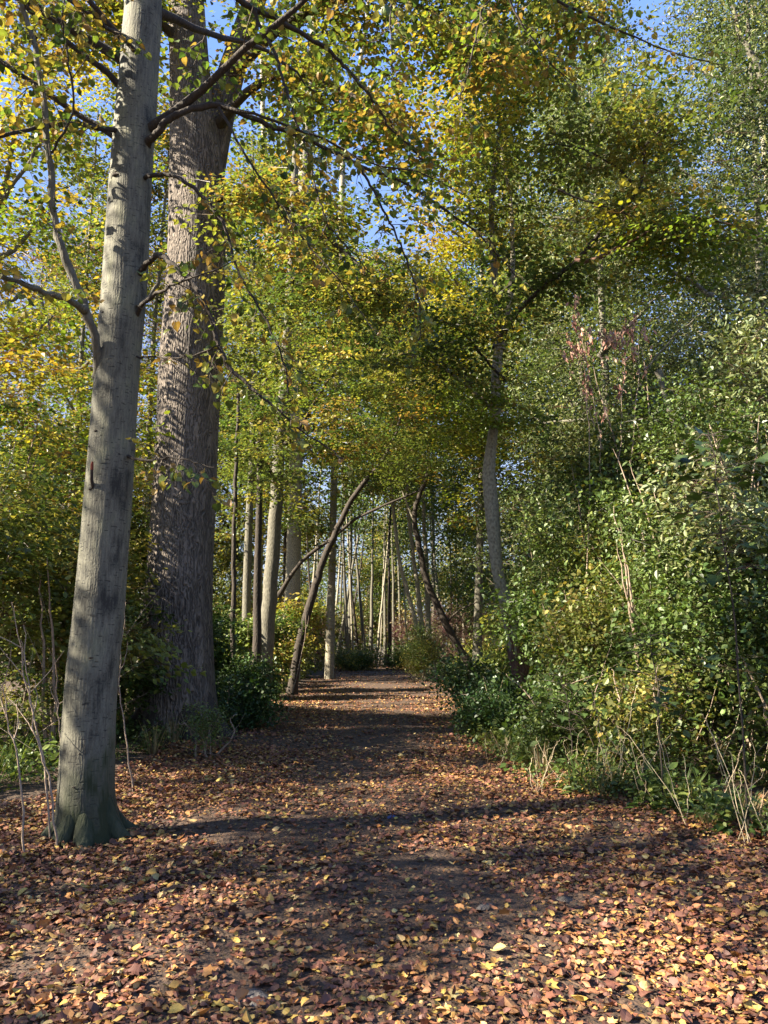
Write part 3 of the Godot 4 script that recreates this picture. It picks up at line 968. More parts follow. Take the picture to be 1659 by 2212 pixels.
func make_forest() -> void:
	# trunks that lean over the far path
	var t := wood_tree("straight_tree", "straight grey trunk left of the path beside the leaning tree, its upper bark sunlit", pixel_line([[570, 1510], [573, 1420], [585, 1250], [597, 1080], [603, 950], [612, 850], [622, 700], [632, 500], [640, 250]], 22, 22), .25, .10, M.grey_bark, 14)
	var c := [[], []]
	fill(c, Vector3(-2.5, 11.5, -22), Vector3(3.2, 4.5, 2.8), 170, YGREEN, 1.1, .0)
	fill(c, Vector3(-1.2, 8.0, -20), Vector3(2.2, 1.8, 2.0), 80, LIME, 1.0, .0)
	boughs(t, Vector3(-3, 0, -22), 14, .4, 3.0, 6, M.dark_bark, .07)
	hang(t, "crown", "spray", c)
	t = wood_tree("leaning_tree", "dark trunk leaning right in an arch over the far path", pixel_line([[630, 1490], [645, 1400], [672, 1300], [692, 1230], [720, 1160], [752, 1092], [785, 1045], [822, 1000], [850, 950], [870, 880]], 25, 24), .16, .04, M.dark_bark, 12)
	limb(t, "branch", [at(600, 1290, 25.4), at(650, 1215, 25.2), at(720, 1160, 25), at(770, 1120, 24.6), at(840, 1088, 24.2), at(905, 1060, 24)], .07, .03, M.dark_bark)
	c = [[], []]
	fill(c, Vector3(.2, 8.4, -25), Vector3(2.6, 1.6, 2.4), 70, YGREEN, 1.0, .0)
	fill(c, Vector3(1.6, 10.5, -25), Vector3(3.0, 2.4, 2.4), 130, YGREEN, 1.1, .0)
	fill(c, at(800, 975, 21.5), Vector3(2.0, .8, 1.2), 34, YGREEN, 1.0, -.1)
	fill(c, at(930, 1010, 23), Vector3(1.5, .7, 1.2), 20, GREEN, 1.0, -.1)
	fill(c, at(700, 960, 20), Vector3(1.4, .6, 1.0), 18, LIME, 1.0, -.1)
	hang(t, "crown", "spray", c)
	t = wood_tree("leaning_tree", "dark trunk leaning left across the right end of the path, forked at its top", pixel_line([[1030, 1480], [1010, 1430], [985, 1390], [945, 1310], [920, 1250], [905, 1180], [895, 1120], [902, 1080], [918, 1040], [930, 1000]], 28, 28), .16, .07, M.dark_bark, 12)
	limb(t, "branch", [at(896, 1125, 28), at(880, 1090, 28), at(868, 1060, 28)], .05, .03, M.pale_bark)
	limb(t, "branch", [at(965, 1345, 28), at(990, 1320, 27.8), at(1030, 1300, 27.6)], .04, .02, M.dark_bark)
	c = [[], []]
	fill(c, Vector3(2.4, 9.4, -28), Vector3(3.0, 2.4, 2.6), 90, YGREEN, 1.15, .0)
	fill(c, Vector3(2.0, 14.0, -29), Vector3(3.4, 3.2, 2.6), 150, YGREEN, 1.2, .0)
	hang(t, "crown", "spray", c)
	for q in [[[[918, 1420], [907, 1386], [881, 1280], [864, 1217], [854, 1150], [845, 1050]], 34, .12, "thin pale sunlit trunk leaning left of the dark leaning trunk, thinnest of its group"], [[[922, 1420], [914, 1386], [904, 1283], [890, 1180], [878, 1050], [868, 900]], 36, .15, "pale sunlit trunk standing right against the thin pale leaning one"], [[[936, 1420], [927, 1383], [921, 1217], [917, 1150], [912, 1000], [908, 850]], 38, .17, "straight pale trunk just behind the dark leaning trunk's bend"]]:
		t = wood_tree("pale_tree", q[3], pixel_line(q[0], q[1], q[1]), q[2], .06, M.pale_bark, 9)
		c = [[], []]
		var e := at(q[0][-1][0], q[0][-1][1] - 60, q[1])
		fill(c, e, Vector3(2.4, 2.2, 2.2), 80, YGREEN, 1.3, .0)
		hang(t, "crown", "spray", c)
	t = wood_tree("thin_tree", "thin dark trunk just left of the straight grey trunk", pixel_line([[553, 1500], [556, 1400], [556, 1250], [560, 1050], [566, 900]], 20, 20), .14, .06, M.dark_bark, 9)
	c = [[], []]
	fill(c, Vector3(-3.6, 7.5, -20), Vector3(1.8, 2.0, 1.6), 60, GREEN, 1.0, .0)
	hang(t, "crown", "spray", c)
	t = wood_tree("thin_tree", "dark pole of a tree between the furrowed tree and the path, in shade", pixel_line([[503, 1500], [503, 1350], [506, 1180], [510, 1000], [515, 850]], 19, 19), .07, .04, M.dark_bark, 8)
	c = [[], []]
	fill(c, Vector3(-3.6, 6.2, -18), Vector3(1.5, 1.6, 1.4), 44, YGREEN, 1.0, .0)
	hang(t, "crown", "spray", c)
	# pale stems high in the background
	for q in [[[[640, 700], [655, 420], [668, 250], [678, 80], [684, -60]], 33, .26, "tall cream trunk seen through the leaves high in the middle of the canopy"], [[[700, 480], [742, 320], [765, 210], [790, 60], [800, -40]], 36, .14, "thin cream stem slanting right beside the tall cream trunk in the canopy"], [[[575, 760], [580, 500], [570, 300], [566, 120], [570, -40]], 38, .16, "faint pale trunk in the canopy right of the furrowed tree's fork"]]:
		var pts := pixel_line(q[0], q[1], q[1])
		pts[0] = Vector3(pts[1].x - (q[0][1][0] - q[0][0][0]) * .01, 0, -q[1])
		t = wood_tree("pale_tree", q[3], pts, q[2] * 1.2, q[2] * .6, M.pale_bark, 9)
		c = [[], []]
		fill(c, Vector3(pts[2].x, 17, -q[1] + 1.0), Vector3(3.5, 4.5, 2.0), 90, YELLOW, 1.3, .05)
		hang(t, "crown", "spray", c)

	# right hand wood
	plain_tree("olive leaved tree behind the shrubs right of the slender tree, nearest of the right wood", 5.6, 19, 17, 3, 3.6, 330, OLIVE, M.grey_bark, "fine", 1.35)
	plain_tree("grey green tree filling the right edge at mid height", 9.2, 17, 18, 2.5, 3.8, 340, OLIVE, M.grey_bark, "fine", 1.3)
	plain_tree("tall grey green tree rising at the top right corner", 12.0, 22, 23, 4, 4.8, 360, OLIVE, M.pale_bark, "fine", 1.5, -.05, .24)
	plain_tree("tall green tree behind the olive leaved one right of the slender tree's crown", 7.2, 25, 24, 4, 4.6, 380, OLIVE, M.grey_bark, "bush", 1.6)
	plain_tree("yellowing tree behind the slender tree's upper stems", 3.4, 29, 26, 7, 3.8, 260, YELLOW, M.grey_bark, "spray", 1.5, .0)
	plain_tree("dark green tree deep in the right wood behind the red dead leaves", 10.5, 31, 25, 3, 5, 300, GREEN, M.dark_bark, "bush", 1.9)
	plain_tree("green tree at the far right deep in the wood", 16, 30, 18, 3, 5, 240, OLIVE, M.dark_bark, "bush", 2.0)
	plain_tree("green tree right of the far path behind the dark leaning trunk", 5.2, 38, 24, 4, 4.4, 260, GREEN, M.pale_bark, "bush", 1.9)
	plain_tree("deep green tree seen between the slender tree and the leaning trunks", 9.0, 44, 26, 3, 5, 260, GREEN, M.dark_bark, "bush", 2.3)
	# left hand wood: thinner, sky shows through
	plain_tree("thin yellowing tree at the left edge with sky behind it", -7.6, 13.5, 12, 4.5, 2.8, 120, YELLOW, M.grey_bark, "spray", 1.0, .1)
	plain_tree("half bare tree against the blue sky at the upper left", -14.2, 35, 22, 5, 4.6, 150, YELLOW, M.grey_bark, "bare", 1.6, .0)
	plain_tree("leafy high crowned tree against the sky at the left edge", -12.8, 31, 25, 8, 4.2, 190, YGREEN, M.grey_bark, "spray", 1.5, .0)
	plain_tree("slim high crowned tree in the sky gap left of the furrowed tree", -9.6, 31, 27, 8, 3.4, 190, LIME, M.grey_bark, "spray", 1.5, .0)
	plain_tree("bare twigged tree seen in the gap between the grey and the furrowed tree", -12.2, 40, 24, 5, 3.6, 130, LIME, M.grey_bark, "bare", 1.5, .0)
	plain_tree("second half bare tree at the left edge, further off", -19.0, 40, 24, 5, 5.2, 190, LIME, M.dark_bark, "bare", 1.8, .0)
	plain_tree("thin twigged tree right behind the furrowed tree's upper trunk", -9.6, 39, 26, 7, 4.2, 170, YELLOW, M.grey_bark, "bare", 2.0, .0)
	plain_tree("leafy tree directly right of the furrowed tree's trunk", -4.8, 27, 21, 6, 3.2, 220, YGREEN, M.grey_bark, "spray", 1.2, .0)
	plain_tree("amber leaved tree left of the far path behind the straight trunk", -4.4, 35, 16, 5, 3.2, 180, LIME, M.dark_bark, "spray", 1.4, .0)
	plain_tree("tall tree over the middle of the canopy with pale trunk, left of the far path", -4.7, 38, 29, 8, 4.6, 300, YGREEN, M.pale_bark, "spray", 1.6, .0)
	plain_tree("green backdrop tree in the gap right of the furrowed tree, far off", -8.3, 40.5, 16, 1.5, 3.0, 200, YGREEN, M.dark_bark, "bush", 1.8, -.05)
	plain_tree("green backdrop tree in the gap between the grey and furrowed trees, far off", -13.2, 42, 12, 1.5, 4.2, 200, GREEN, M.dark_bark, "bush", 1.9, -.05)
	plain_tree("backdrop tree left of the grey tree, far off in the left wood", -19.0, 43, 13, 1.5, 4.6, 220, LIME, M.dark_bark, "bush", 2.0, -.05)
	for q in [[-17, 80, 13, "far low tree in the last row, leftmost"], [-8, 78, 14, "far low tree in the last row, left of the path's end"], [0.5, 80, 14, "far low tree in the last row, straight beyond the path"], [9, 78, 15, "far low tree in the last row, right of the path's end"], [18, 80, 14, "far low tree in the last row, rightmost"]]:
		plain_tree(q[3], q[0], q[1], q[2], .6, 5.0, 190, YGREEN, M.grey_bark, "bush", 2.6, -.1, .2, "last row of far trees")
	# closing the far end
	plain_tree("tall green tree closing the far end of the path, left half", -2.4, 54, 30, 10, 5.4, 280, GREEN, M.grey_bark, "bush", 2.5, -.1)
	plain_tree("tall green tree closing the far end of the path, right half", 3.6, 57, 31, 10, 5.4, 280, YGREEN, M.grey_bark, "bush", 2.6, -.1)
	plain_tree("tall tree far behind the path's end, its top at the blue gap", 1.0, 66, 33, 9, 6, 280, YGREEN, M.grey_bark, "bush", 2.9, -.1)
	plain_tree("far tree behind the deep green one on the right", 13, 54, 20, 4, 6, 220, GREEN, M.grey_bark, "bush", 2.6, -.1)
	for q in [[-15, 50, "far thicket at the left end of the wood's far side"], [-9.5, 60, "far thicket behind the amber leaved tree"], [-5.5, 56, "dim thicket left of the path's end"], [-2.5, 66, "dim thicket straight beyond the path's end, left"], [1.5, 68, "dim thicket straight beyond the path's end, right"], [5.0, 62, "dim thicket right of the path's end"], [9.5, 58, "far thicket behind the leaning trunks on the right"], [15, 50, "far thicket at the right side of the wood"]]:
		shrub(q[2], q[0], q[1], (8.0 if q[0] > -4.0 else 4.5), 3.6, 170, YGREEN if q[0] * q[0] < 40 else GREEN, "bush", 2.0, "leaf", 6, "thicket", "far thickets")
	for q in [[-9.0, 3.0, 11.0, 3.2, "leafy tree outside the view at the left, shading the path"], [-13.0, -2.5, 14.0, 3.6, "leafy tree outside the view far left, shading the near leaves"], [-14.5, 5.5, 14.0, 3.6, "leafy tree outside the view left of the grey tree"], [-6.5, -4.5, 10.5, 3.0, "leafy tree outside the view behind the left shoulder"], [-17.0, 11.0, 15.0, 4.0, "tall tree outside the view beyond the left edge"]]:
		plain_tree(q[4], q[0], q[1], q[2], 4.0, q[3], 190, YGREEN, M.grey_bark, "spray", .9, .08, .16, "trees outside the view")
	plain_tree("far tree low at the left behind all others", -17, 40, 13, 3, 5, 170, GREEN, M.dark_bark, "bush", 2.2, -.05)


# ---------------------------------------------------------------- shrubs and low plants
func shrub(label: String, x: float, d: float, h: float, r: float, n: int, palette: Array, kind: String, scale_ := .8, gloss := "leaf", stems := 5, called := "shrub", group := "shrubs along the path", stem_mat := "shoot") -> Node3D:
	var foot := Vector3(x, ground_y(x, -d), -d)
	var o := thing(called, foot, label, "shrub", group)
	for k in stems:
		var an := rng.randf() * TAU
		var e := Vector3(cos(an) * r * rng.randf_range(.3, .9), h * rng.randf_range(.7, 1.05), sin(an) * r * rng.randf_range(.3, .9))
		var s := foot + Vector3(cos(an), 0, sin(an)) * .12
		limb(o, "stem", [s, s + e * .35 + Vector3(rng.randfn(0, .08), .1, rng.randfn(0, .08)), s + e * .7 + Vector3(0, .12, 0), s + e], .012 + .006 * h, .004, M[stem_mat], 5, .02)
	var c := [[], []]
	var blobs := 5 + int(r * 3.0)
	for k in blobs:
		var an := rng.randf() * TAU
		var e := Vector3(cos(an) * r * rng.randf_range(.2, .8), h * rng.randf_range(.22, .95), sin(an) * r * rng.randf_range(.2, .8))
		fill(c, foot + e, Vector3(r * .55, h * .17 + .12, r * .55), int(n * 1.25 / blobs), palette, scale_ * rng.randf_range(.95, 1.4), -.1, .4)
	var twigs := Tube.new()
	for k in int(10 + h * 6):
		var an := rng.randf() * TAU
		var s := Vector3(cos(an) * r * rng.randf(), h * rng.randf_range(.0, .6), sin(an) * r * rng.randf())
		var e := s + Vector3(rng.randfn(0, .35), rng.randf_range(.3, 1.0), rng.randfn(0, .35)) * (.5 + h * .18)
		twigs.add([s, s.lerp(e, .5) + Vector3(rng.randfn(0, .04), 0, rng.randfn(0, .04)), e], [.0045, .0035, .0015], 4)
	tag(piece("twigs", twigs.mesh(), M.straw if rng.randf() < .25 else M[stem_mat], o), "", "", "", "stuff")
	hang(o, "foliage", kind, c, gloss)
	return o

func make_undergrowth() -> void:
	# right: the dense hedge
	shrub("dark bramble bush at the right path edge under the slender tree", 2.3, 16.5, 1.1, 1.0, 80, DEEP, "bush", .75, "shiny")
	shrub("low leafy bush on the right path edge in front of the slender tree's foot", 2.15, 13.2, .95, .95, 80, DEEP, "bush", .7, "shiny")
	shrub("green bush right of the slender tree's foot", 3.3, 13.6, 2.4, 1.2, 150, GREEN, "bush", .75, "shiny")
	shrub("small leaved bush where the right verge bends to the path", 2.5, 10.6, 1.1, .9, 90, GREEN, "bush", .6, "shiny")
	shrub("tall hedge shrub with small green leaves behind the dry stems", 3.7, 10.8, 3.4, 1.3, 230, GREEN, "bush", .7, "shiny")
	shrub("tall hedge shrub in the middle of the right bank", 4.9, 11.6, 4.6, 1.5, 270, GREEN, "bush", .75, "shiny", 8)
	shrub("dense shrub at the right edge of the view, sunlit on its left", 5.2, 9.2, 3.6, 1.3, 230, OLIVE, "fine", .85, "shiny", 7)
	shrub("olive leaved shrub above the right bank with pale stems", 6.8, 12.6, 6.2, 1.9, 330, OLIVE, "fine", .95, "shiny", 9)
	shrub("leafy shrub under the red dead leaves", 4.2, 14.2, 5.4, 1.5, 270, GREEN, "bush", .8, "shiny", 8)
	shrub("yellow green shrub right behind the slender tree", 3.7, 17.4, 4.2, 1.4, 170, YGREEN, "spray", .7, "leaf", 6)
	shrub("tall bush behind the leafy one under the dead leaves", 6.0, 16.0, 6.6, 1.9, 300, OLIVE, "bush", .95, "shiny", 6)
	shrub("grey green bush far right behind the olive leaved shrub", 8.8, 14.8, 7.0, 2.0, 300, OLIVE, "fine", 1.05, "shiny", 6)
	shrub("rounded green bush beyond the slender tree on the right", 4.0, 21.5, 2.6, 1.3, 110, GREEN, "spray", .8, "leaf", 5)
	shrub("bright green bush right of the far path with sun on its top", 5.2, 25.0, 4.0, 1.5, 140, YGREEN, "spray", .9, "leaf", 5)
	shrub("bright yellow green bushy shrub at the right end of the path", 1.5, 33.0, 1.9, .9, 90, YGREEN, "fine", .75, "leaf", 4)
	shrub("low dark bush beside the bright bushy shrub", 3.2, 29.0, 1.0, .9, 80, GREEN, "bush", .9, "leaf", 3)
	shrub("brownish bush at the foot of the left leaning dark trunk", 4.2, 30.5, 1.5, 1.1, 80, LIME, "bush", 1.0, "leaf", 3)
	shrub("low spreading shrub with pale twigs at the front of the right bank", 4.3, 8.4, 2.0, 1.0, 90, GREEN, "bush", .75, "shiny", 6)
	shrub("small yellowish shrub left of the tallest straw tuft", 3.1, 9.4, 1.3, .7, 46, YGREEN, "bush", .7, "leaf", 5)
	shrub("light olive shrub reaching high behind the right bank's front row", 6.1, 11.2, 5.4, 1.5, 190, OLIVE, "fine", 1.05, "leaf", 7)
	shrub("tall yellow green shrub right above the red dead leaves", 5.4, 13.8, 7.4, 1.7, 230, YGREEN, "bush", .95, "leaf", 6)
	shrub("pale leaved tall shrub under the bare slanting branch", 7.6, 13.4, 7.6, 1.8, 230, OLIVE, "bush", .95, "shiny", 6)
	shrub("light green shrub right behind the slender tree's shaggy foot", 3.5, 15.4, 3.0, 1.1, 100, YGREEN, "bush", .8, "leaf", 5)
	shrub("deep green shrub in the right bank behind the broad leaved sapling", 4.7, 9.9, 2.7, 1.0, 120, GREEN, "bush", .85, "shiny", 6)
	shrub("leafy low shrub at the right edge of the view, nearest of the bank", 5.0, 8.2, 1.9, .9, 90, YGREEN, "bush", .8, "leaf", 5)
	shrub("small leaved shrub filling the bank between the slender tree and the straw tuft", 3.2, 11.8, 2.2, .9, 110, YGREEN, "bush", .7, "leaf", 5)
	# left
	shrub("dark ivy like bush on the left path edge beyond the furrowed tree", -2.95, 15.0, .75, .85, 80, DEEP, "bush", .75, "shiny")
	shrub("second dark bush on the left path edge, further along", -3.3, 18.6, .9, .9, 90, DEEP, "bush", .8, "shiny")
	shrub("small glossy sapling bush at the foot of the furrowed tree", -2.5, 11.2, .6, .35, 20, GREEN, "bush", .38, "shiny", 3)
	shrub("leafy shrub behind the grey tree's lower trunk", -4.3, 10.4, 2.8, 1.2, 90, YGREEN, "spray", .75, "leaf", 6)
	shrub("large shrub at the left edge beside the grey tree", -5.6, 9.6, 4.2, 1.5, 130, YGREEN, "spray", .7, "leaf", 6)
	shrub("yellow flecked shrub behind the one at the left edge", -6.6, 12.4, 5.6, 1.8, 170, LIME, "spray", .75, "leaf", 6)
	shrub("green shrub between the grey tree and the furrowed tree", -4.9, 14.6, 4.8, 1.5, 130, YGREEN, "spray", .75, "leaf", 6)
	shrub("mid height shrub close behind the grey tree, left of the furrowed one", -5.0, 12.0, 3.2, 1.1, 120, YGREEN, "spray", .75, "leaf", 5)
	shrub("leafy shrub at the left edge, tallest there", -7.9, 11.2, 5.4, 1.6, 110, YGREEN, "spray", .8, "leaf", 5)
	shrub("yellow leaved shrub between left edge and grey tree, deeper in", -6.4, 15.4, 5.0, 1.5, 110, LIME, "spray", .85, "leaf", 5)
	shrub("small green shrub directly left of the furrowed tree's trunk", -4.5, 12.6, 2.0, .8, 60, GREEN, "spray", .7, "leaf", 4)
	shrub("distant low shrub in the left wood, nearest the furrowed tree", -8.8, 36.0, 3.2, 2.2, 110, YGREEN, "bush", 1.4, "leaf", 3)
	shrub("distant low shrub in the left wood, behind the grey tree", -12.5, 33.0, 5.0, 2.6, 130, GREEN, "bush", 1.5, "leaf", 3)
	shrub("distant shrub in the left wood at the far left edge", -18.0, 36.0, 6.0, 3.0, 130, GREEN, "bush", 1.6, "leaf", 3)
	shrub("distant shrub in the left wood beside the straight grey trunk", -5.4, 40.0, 4.0, 2.2, 110, YGREEN, "bush", 1.6, "leaf", 3)
	shrub("tall shrub far left in the wood", -8.6, 14.4, 6.4, 1.9, 150, GREEN, "spray", .85, "leaf", 5)
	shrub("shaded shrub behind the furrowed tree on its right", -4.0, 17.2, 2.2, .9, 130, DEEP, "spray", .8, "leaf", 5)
	shrub("shaded shrub beside the thin dark trunk left of the path", -3.9, 22.5, 2.4, 1.2, 140, GREEN, "spray", .9, "leaf", 4)
	shrub("rust tinged shrub behind the straight grey trunk", -3.6, 26.0, 2.6, 1.2, 150, LIME, "spray", .9, "leaf", 4)
	shrub("amber shrub left of the arch of leaning trunks", -4.8, 30.0, 2.2, 1.3, 150, LIME, "spray", 1.05, "leaf", 4)
	shrub("sunlit low green growth left of the path's far end", -4.2, 37.0, 1.0, 1.6, 100, YGREEN, "bush", 1.1, "leaf", 2)
	shrub("low green growth where the path ends", -2.2, 47.0, .9, 1.8, 90, YGREEN, "bush", 1.2, "leaf", 2)
	shrub("low shaded growth right of the path's end", 1.8, 48.0, 1.4, 1.6, 90, GREEN, "bush", 1.2, "leaf", 2)
	dead_sprays()
	sapling()
	dry_stems()
	shoots()
	ground_plants()

func dead_sprays() -> void:
	# bunches of dead reddish leaves on a broken shrub
	var foot := Vector3(4.4, 0, -13.2)
	var o := thing("dead_shrub", foot, "bare pale stems carrying bunches of dead pinkish red leaves, above the right bank", "shrub")
	var c := [[], []]
	for q in [[[1270, 1250], [1272, 1000], [1268, 850], [1262, 720]], [[1330, 1300], [1338, 1000], [1345, 860], [1362, 700]], [[1300, 1280], [1300, 1050], [1290, 900], [1240, 660]], [[1350, 1250], [1370, 950], [1380, 800], [1375, 690]]]:
		var pts := []
		for k in q.size(): pts.append(at(q[k][0], q[k][1], 13.2))
		pts.push_front(Vector3(pts[0].x, 0, -13.2))
		var fin := limb(o, "stem", pts, .013, .005, M.shoot, 6, .03)
		for k in range(fin.size() - 5, fin.size()):
			fill(c, fin[k], Vector3(.16, .12, .15), 1, RUST, .8, -1.0, .1)
	fill(c, at(1345, 735, 13), Vector3(.4, .16, .25), 9, RUST, .8, -1.0, .1)
	fill(c, at(1240, 760, 13), Vector3(.2, .2, .2), 6, RUST, .8, -1.0, .1)
	hang(o, "dead_leaves", "dead", c, "dry")
	# fallen dead pole leaning through the right bank
	for q in [[[[1420, 800], [1440, 870], [1465, 960], [1490, 1030], [1520, 1110]], 12.6, .042, "pale dead pole leaning left in the right bank"], [[[1390, 800], [1450, 730], [1520, 670], [1580, 625], [1640, 600]], 13.2, .016, "thin bare branch slanting up to the right edge"], [[[1659, 200], [1630, 130], [1600, 70], [1575, -10]], 17, .1, "bare forked pale bough at the top right corner"], [[[1540, 640], [1475, 600], [1420, 570]], 15.5, .05, "short pale bough among leaves right of the slender tree"]]:
		var pts := []
		for k in q[0].size(): pts.append(at(q[0][k][0], q[0][k][1], q[1]))
		var b := thing("bare_bough", pts[0], q[3], "branch")
		var fin := limb(b, "bough", pts, q[2], q[2] * .45, M.grey_bark, 8, .03)
		for k in 5:
			var s: Vector3 = fin[rng.randi() % fin.size()]
			var e := s + Vector3(rng.randfn(0, .4), rng.randf_range(.1, .6), rng.randfn(0, .3))
			limb(b, "side_twig", [s, s.lerp(e, .5) + Vector3(.03, .03, 0), e], q[2] * .3, .003, M.twig, 5, .02)

func sapling() -> void:
	# a broad leaved sapling close by in shade
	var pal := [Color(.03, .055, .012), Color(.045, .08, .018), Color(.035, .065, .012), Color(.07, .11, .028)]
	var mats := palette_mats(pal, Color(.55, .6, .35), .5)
	for q in [[1545, 1460, 6.6, [[1600, 1560], [1590, 1350], [1560, 1150], [1545, 1010], [1530, 930]], 74, "sapling with large dark shaded leaves at right, before the sunlit bank"], [1400, 1500, 7.6, [[1430, 1690], [1425, 1560], [1415, 1440], [1400, 1360]], 44, "low broad leaved sapling in shade in the middle of the right bank"], [1240, 1560, 9.4, [[1240, 1660], [1236, 1600], [1225, 1520], [1210, 1450]], 34, "broad leaved seedling near the slender tree's foot"]]:
		var pts := []
		for p in q[3]: pts.append(at(p[0], p[1], q[2]))
		pts[0].y = ground_y(pts[0].x, pts[0].z)
		var o := thing("sapling", pts[0], q[5], "sapling")
		var fin := limb(o, "stem", pts, .009, .004, M.dark_bark, 6, .015)
		var leaves := []
		var tw := Tube.new()
		for k in q[4]:
			var p: Vector3 = fin[int(lerpf(fin.size() * .35, fin.size() - 1, rng.randf()))]
			var an := rng.randf() * TAU
			var l := rng.randf_range(.12, .5)
			var e := p + Vector3(cos(an) * l, rng.randfn(.0, .08), sin(an) * l)
			tw.add([p - o.position, p.lerp(e, .5) + Vector3(0, .03, 0) - o.position, e - o.position], [.003, .0025, .0015], 3)
			var dir := Vector3(cos(an), -.35 + rng.randfn(0, .2), sin(an)).normalized()
			var up := Vector3(rng.randfn(0, .25), 1, rng.randfn(0, .25))
			var x := up.cross(dir).normalized()
			var s := rng.randf_range(.08, .15)
			leaves.append([Transform3D(Basis(x, dir.cross(x), dir).scaled(Vector3(s, s, s)), e), rng.randi() % pal.size()])
		tag(piece("leaf_stalks", tw.mesh(), M.twig, o), "", "", "", "stuff")
		put_leaves(o, leaves, pal, 300, maple, mats)

func dry_stems() -> void:
	for q in [[1335, 1720, "tuft of dry straw coloured stalks standing on the right verge, the tallest", 7, .95], [1165, 1715, "few bent white dry stalks at the tip of the right verge", 6, .45], [1480, 1790, "dry stalks among nettles at the right", 4, .8], [1250, 1700, "short dry stalks left of the tall straw tuft", 4, .5], [1620, 1830, "thin dry stalks at the right edge of the view", 5, .9], [1400, 1745, "sparse dry stalks right of the tallest straw tuft", 4, .6], [1080, 1650, "little dry stalks before the low bush at the verge", 4, .35]]:
		var g := at(q[0], q[1], 5.0)
		var ray := (g - EYE).normalized()
		var p := EYE + ray * ((EYE.y - .04) / -ray.y)
		p.y = ground_y(p.x, p.z)
		var o := thing("dry_stalks", p, q[2], "dead plant")
		for k in q[3]:
			var s := p + Vector3(rng.randfn(0, .12), 0, rng.randfn(0, .12))
			var h: float = q[4] * rng.randf_range(.5, 1.1)
			var e := s + Vector3(rng.randfn(0, .3) * h, h, rng.randfn(0, .25) * h)
			limb(o, "stalk", [s, s.lerp(e, .5) + Vector3(rng.randfn(0, .03), 0, 0), e, e.lerp(s, -.15) + Vector3(rng.randfn(0, .03), -.01, 0)], .0038, .0016, M.straw, 5, .01)
			if k % 2 == 0: limb(o, "side_stalk", [s.lerp(e, .6), s.lerp(e, .75) + Vector3(rng.randfn(0, .06), .02, .03), s.lerp(e, .9) + Vector3(rng.randfn(0, .14), .0, .05)], .0025, .0012, M.straw, 4, .006)

func shoots() -> void:
	# thin suckers round the grey tree's foot
	for q in [[[[110, 1800], [95, 1650], [60, 1500], [45, 1400], [25, 1300]], 6.5, "bare grey sucker shoot leaning left from the grey tree's foot"], [[[125, 1790], [110, 1700], [78, 1600], [62, 1480], [50, 1350]], 6.3, "forked bare shoot close against the grey tree's foot"], [[[150, 1700], [130, 1600], [125, 1520], [118, 1420]], 7.6, "thin reddish shoot behind the grey tree on its left"], [[[60, 1760], [40, 1650], [15, 1560], [-10, 1450]], 6.1, "bare shoot at the left edge of the view"], [[[290, 1660], [270, 1580], [258, 1500], [262, 1400], [272, 1300]], 8.6, "pale sunlit shoot between the grey and the furrowed tree"], [[[620, 1560], [645, 1440], [660, 1360], [655, 1300]], 18, "thin shoot before the leaning trunk left of the path"]]:
		var pts := []
		for p in q[0]: pts.append(at(p[0], p[1], q[1]))
		pts[0].y = ground_y(pts[0].x, pts[0].z)
		var o := thing("shoot", pts[0], q[2], "shoot")
		var fin := limb(o, "stem", pts, .009, .003, M.shoot, 6, .012)
		for k in 3:
			var s: Vector3 = fin[fin.size() / 2 + k * 2]
			var e := s + Vector3(rng.randfn(0, .25), rng.randf_range(.2, .4), rng.randfn(0, .15))
			limb(o, "side_twig", [s, s.lerp(e, .5) + Vector3(.02, 0, 0), e], .005, .002, M.shoot, 5, .006)

func ground_plants() -> void:
	# ground cover on both verges and through the wood
	var herbs := [[], []]
	var tufts := [[], []]
	var bushes := [[], []]
	for k in 5200:
		var d := 5.0 + pow(rng.randf(), 1.4) * 45.0
		var s := 1.0 if rng.randf() < .55 else -1.0
		var edge := path_mid(-d) + s * path_half(-d)
		if s > 0.0: edge = maxf(edge, right_edge(d))
		else: edge = minf(edge, left_edge(d))
		var x := edge + s * (absf(rng.randfn(0, 1.0)) * (1.2 + d * .14) + rng.randf_range(-.1, .2))
		if rough.get_noise_2d(x * 14.0, d * 14.0) < -.12: continue
		var p := Vector3(x, ground_y(x, -d), -d)
		var sc := rng.randf_range(.5, 1.25) * (1.0 + d * .012)
		var b := Basis(Vector3.UP, rng.randf() * TAU).scaled(Vector3(sc, sc * rng.randf_range(.7, 1.3), sc))
		var c: Color = GREEN[rng.randi() % GREEN.size()]
		var f := rng.randf()
		if f < .45:
			herbs[0].append(Transform3D(b, p))
			herbs[1].append(c)
		elif f < .6:
			tufts[0].append(Transform3D(b, p))
			tufts[1].append(Color(c.r, c.g, c.b) if rng.randf() < .6 else Color(.35, .28, .15))
		else:
			bushes[0].append(Transform3D(b.scaled(Vector3(.6, .6, .6)), p + Vector3(0, .12 * sc, 0)))
			bushes[1].append(c if rng.randf() < .9 else LIME[rng.randi() % 7])
	tag(scatter("herbs", clumps.herb[0], M.leaf, herbs[0], herbs[1], self), "low green herbs and nettles covering both verges of the path", "ground cover", "", "stuff")
	tag(scatter("grass", clumps.grass[0], M.leaf, tufts[0], tufts[1], self), "thin grass tufts along both verges", "grass", "", "stuff")
	tag(scatter("creepers", clumps.bush[1], M.shiny, bushes[0], bushes[1], self), "trailing creeper leaves over the floor of the wood", "ground cover", "", "stuff")

func right_edge(d: float) -> float:
	if d < 6.2: return 2.9
	if d < 9.0: return lerpf(2.9, 1.5, (d - 6.2) / 2.8)
	if d < 15.0: return lerpf(1.5, 1.3, (d - 9.0) / 6.0)
	return lerpf(1.3, 2.8, clampf((d - 15.0) / 10.0, 0, 1))

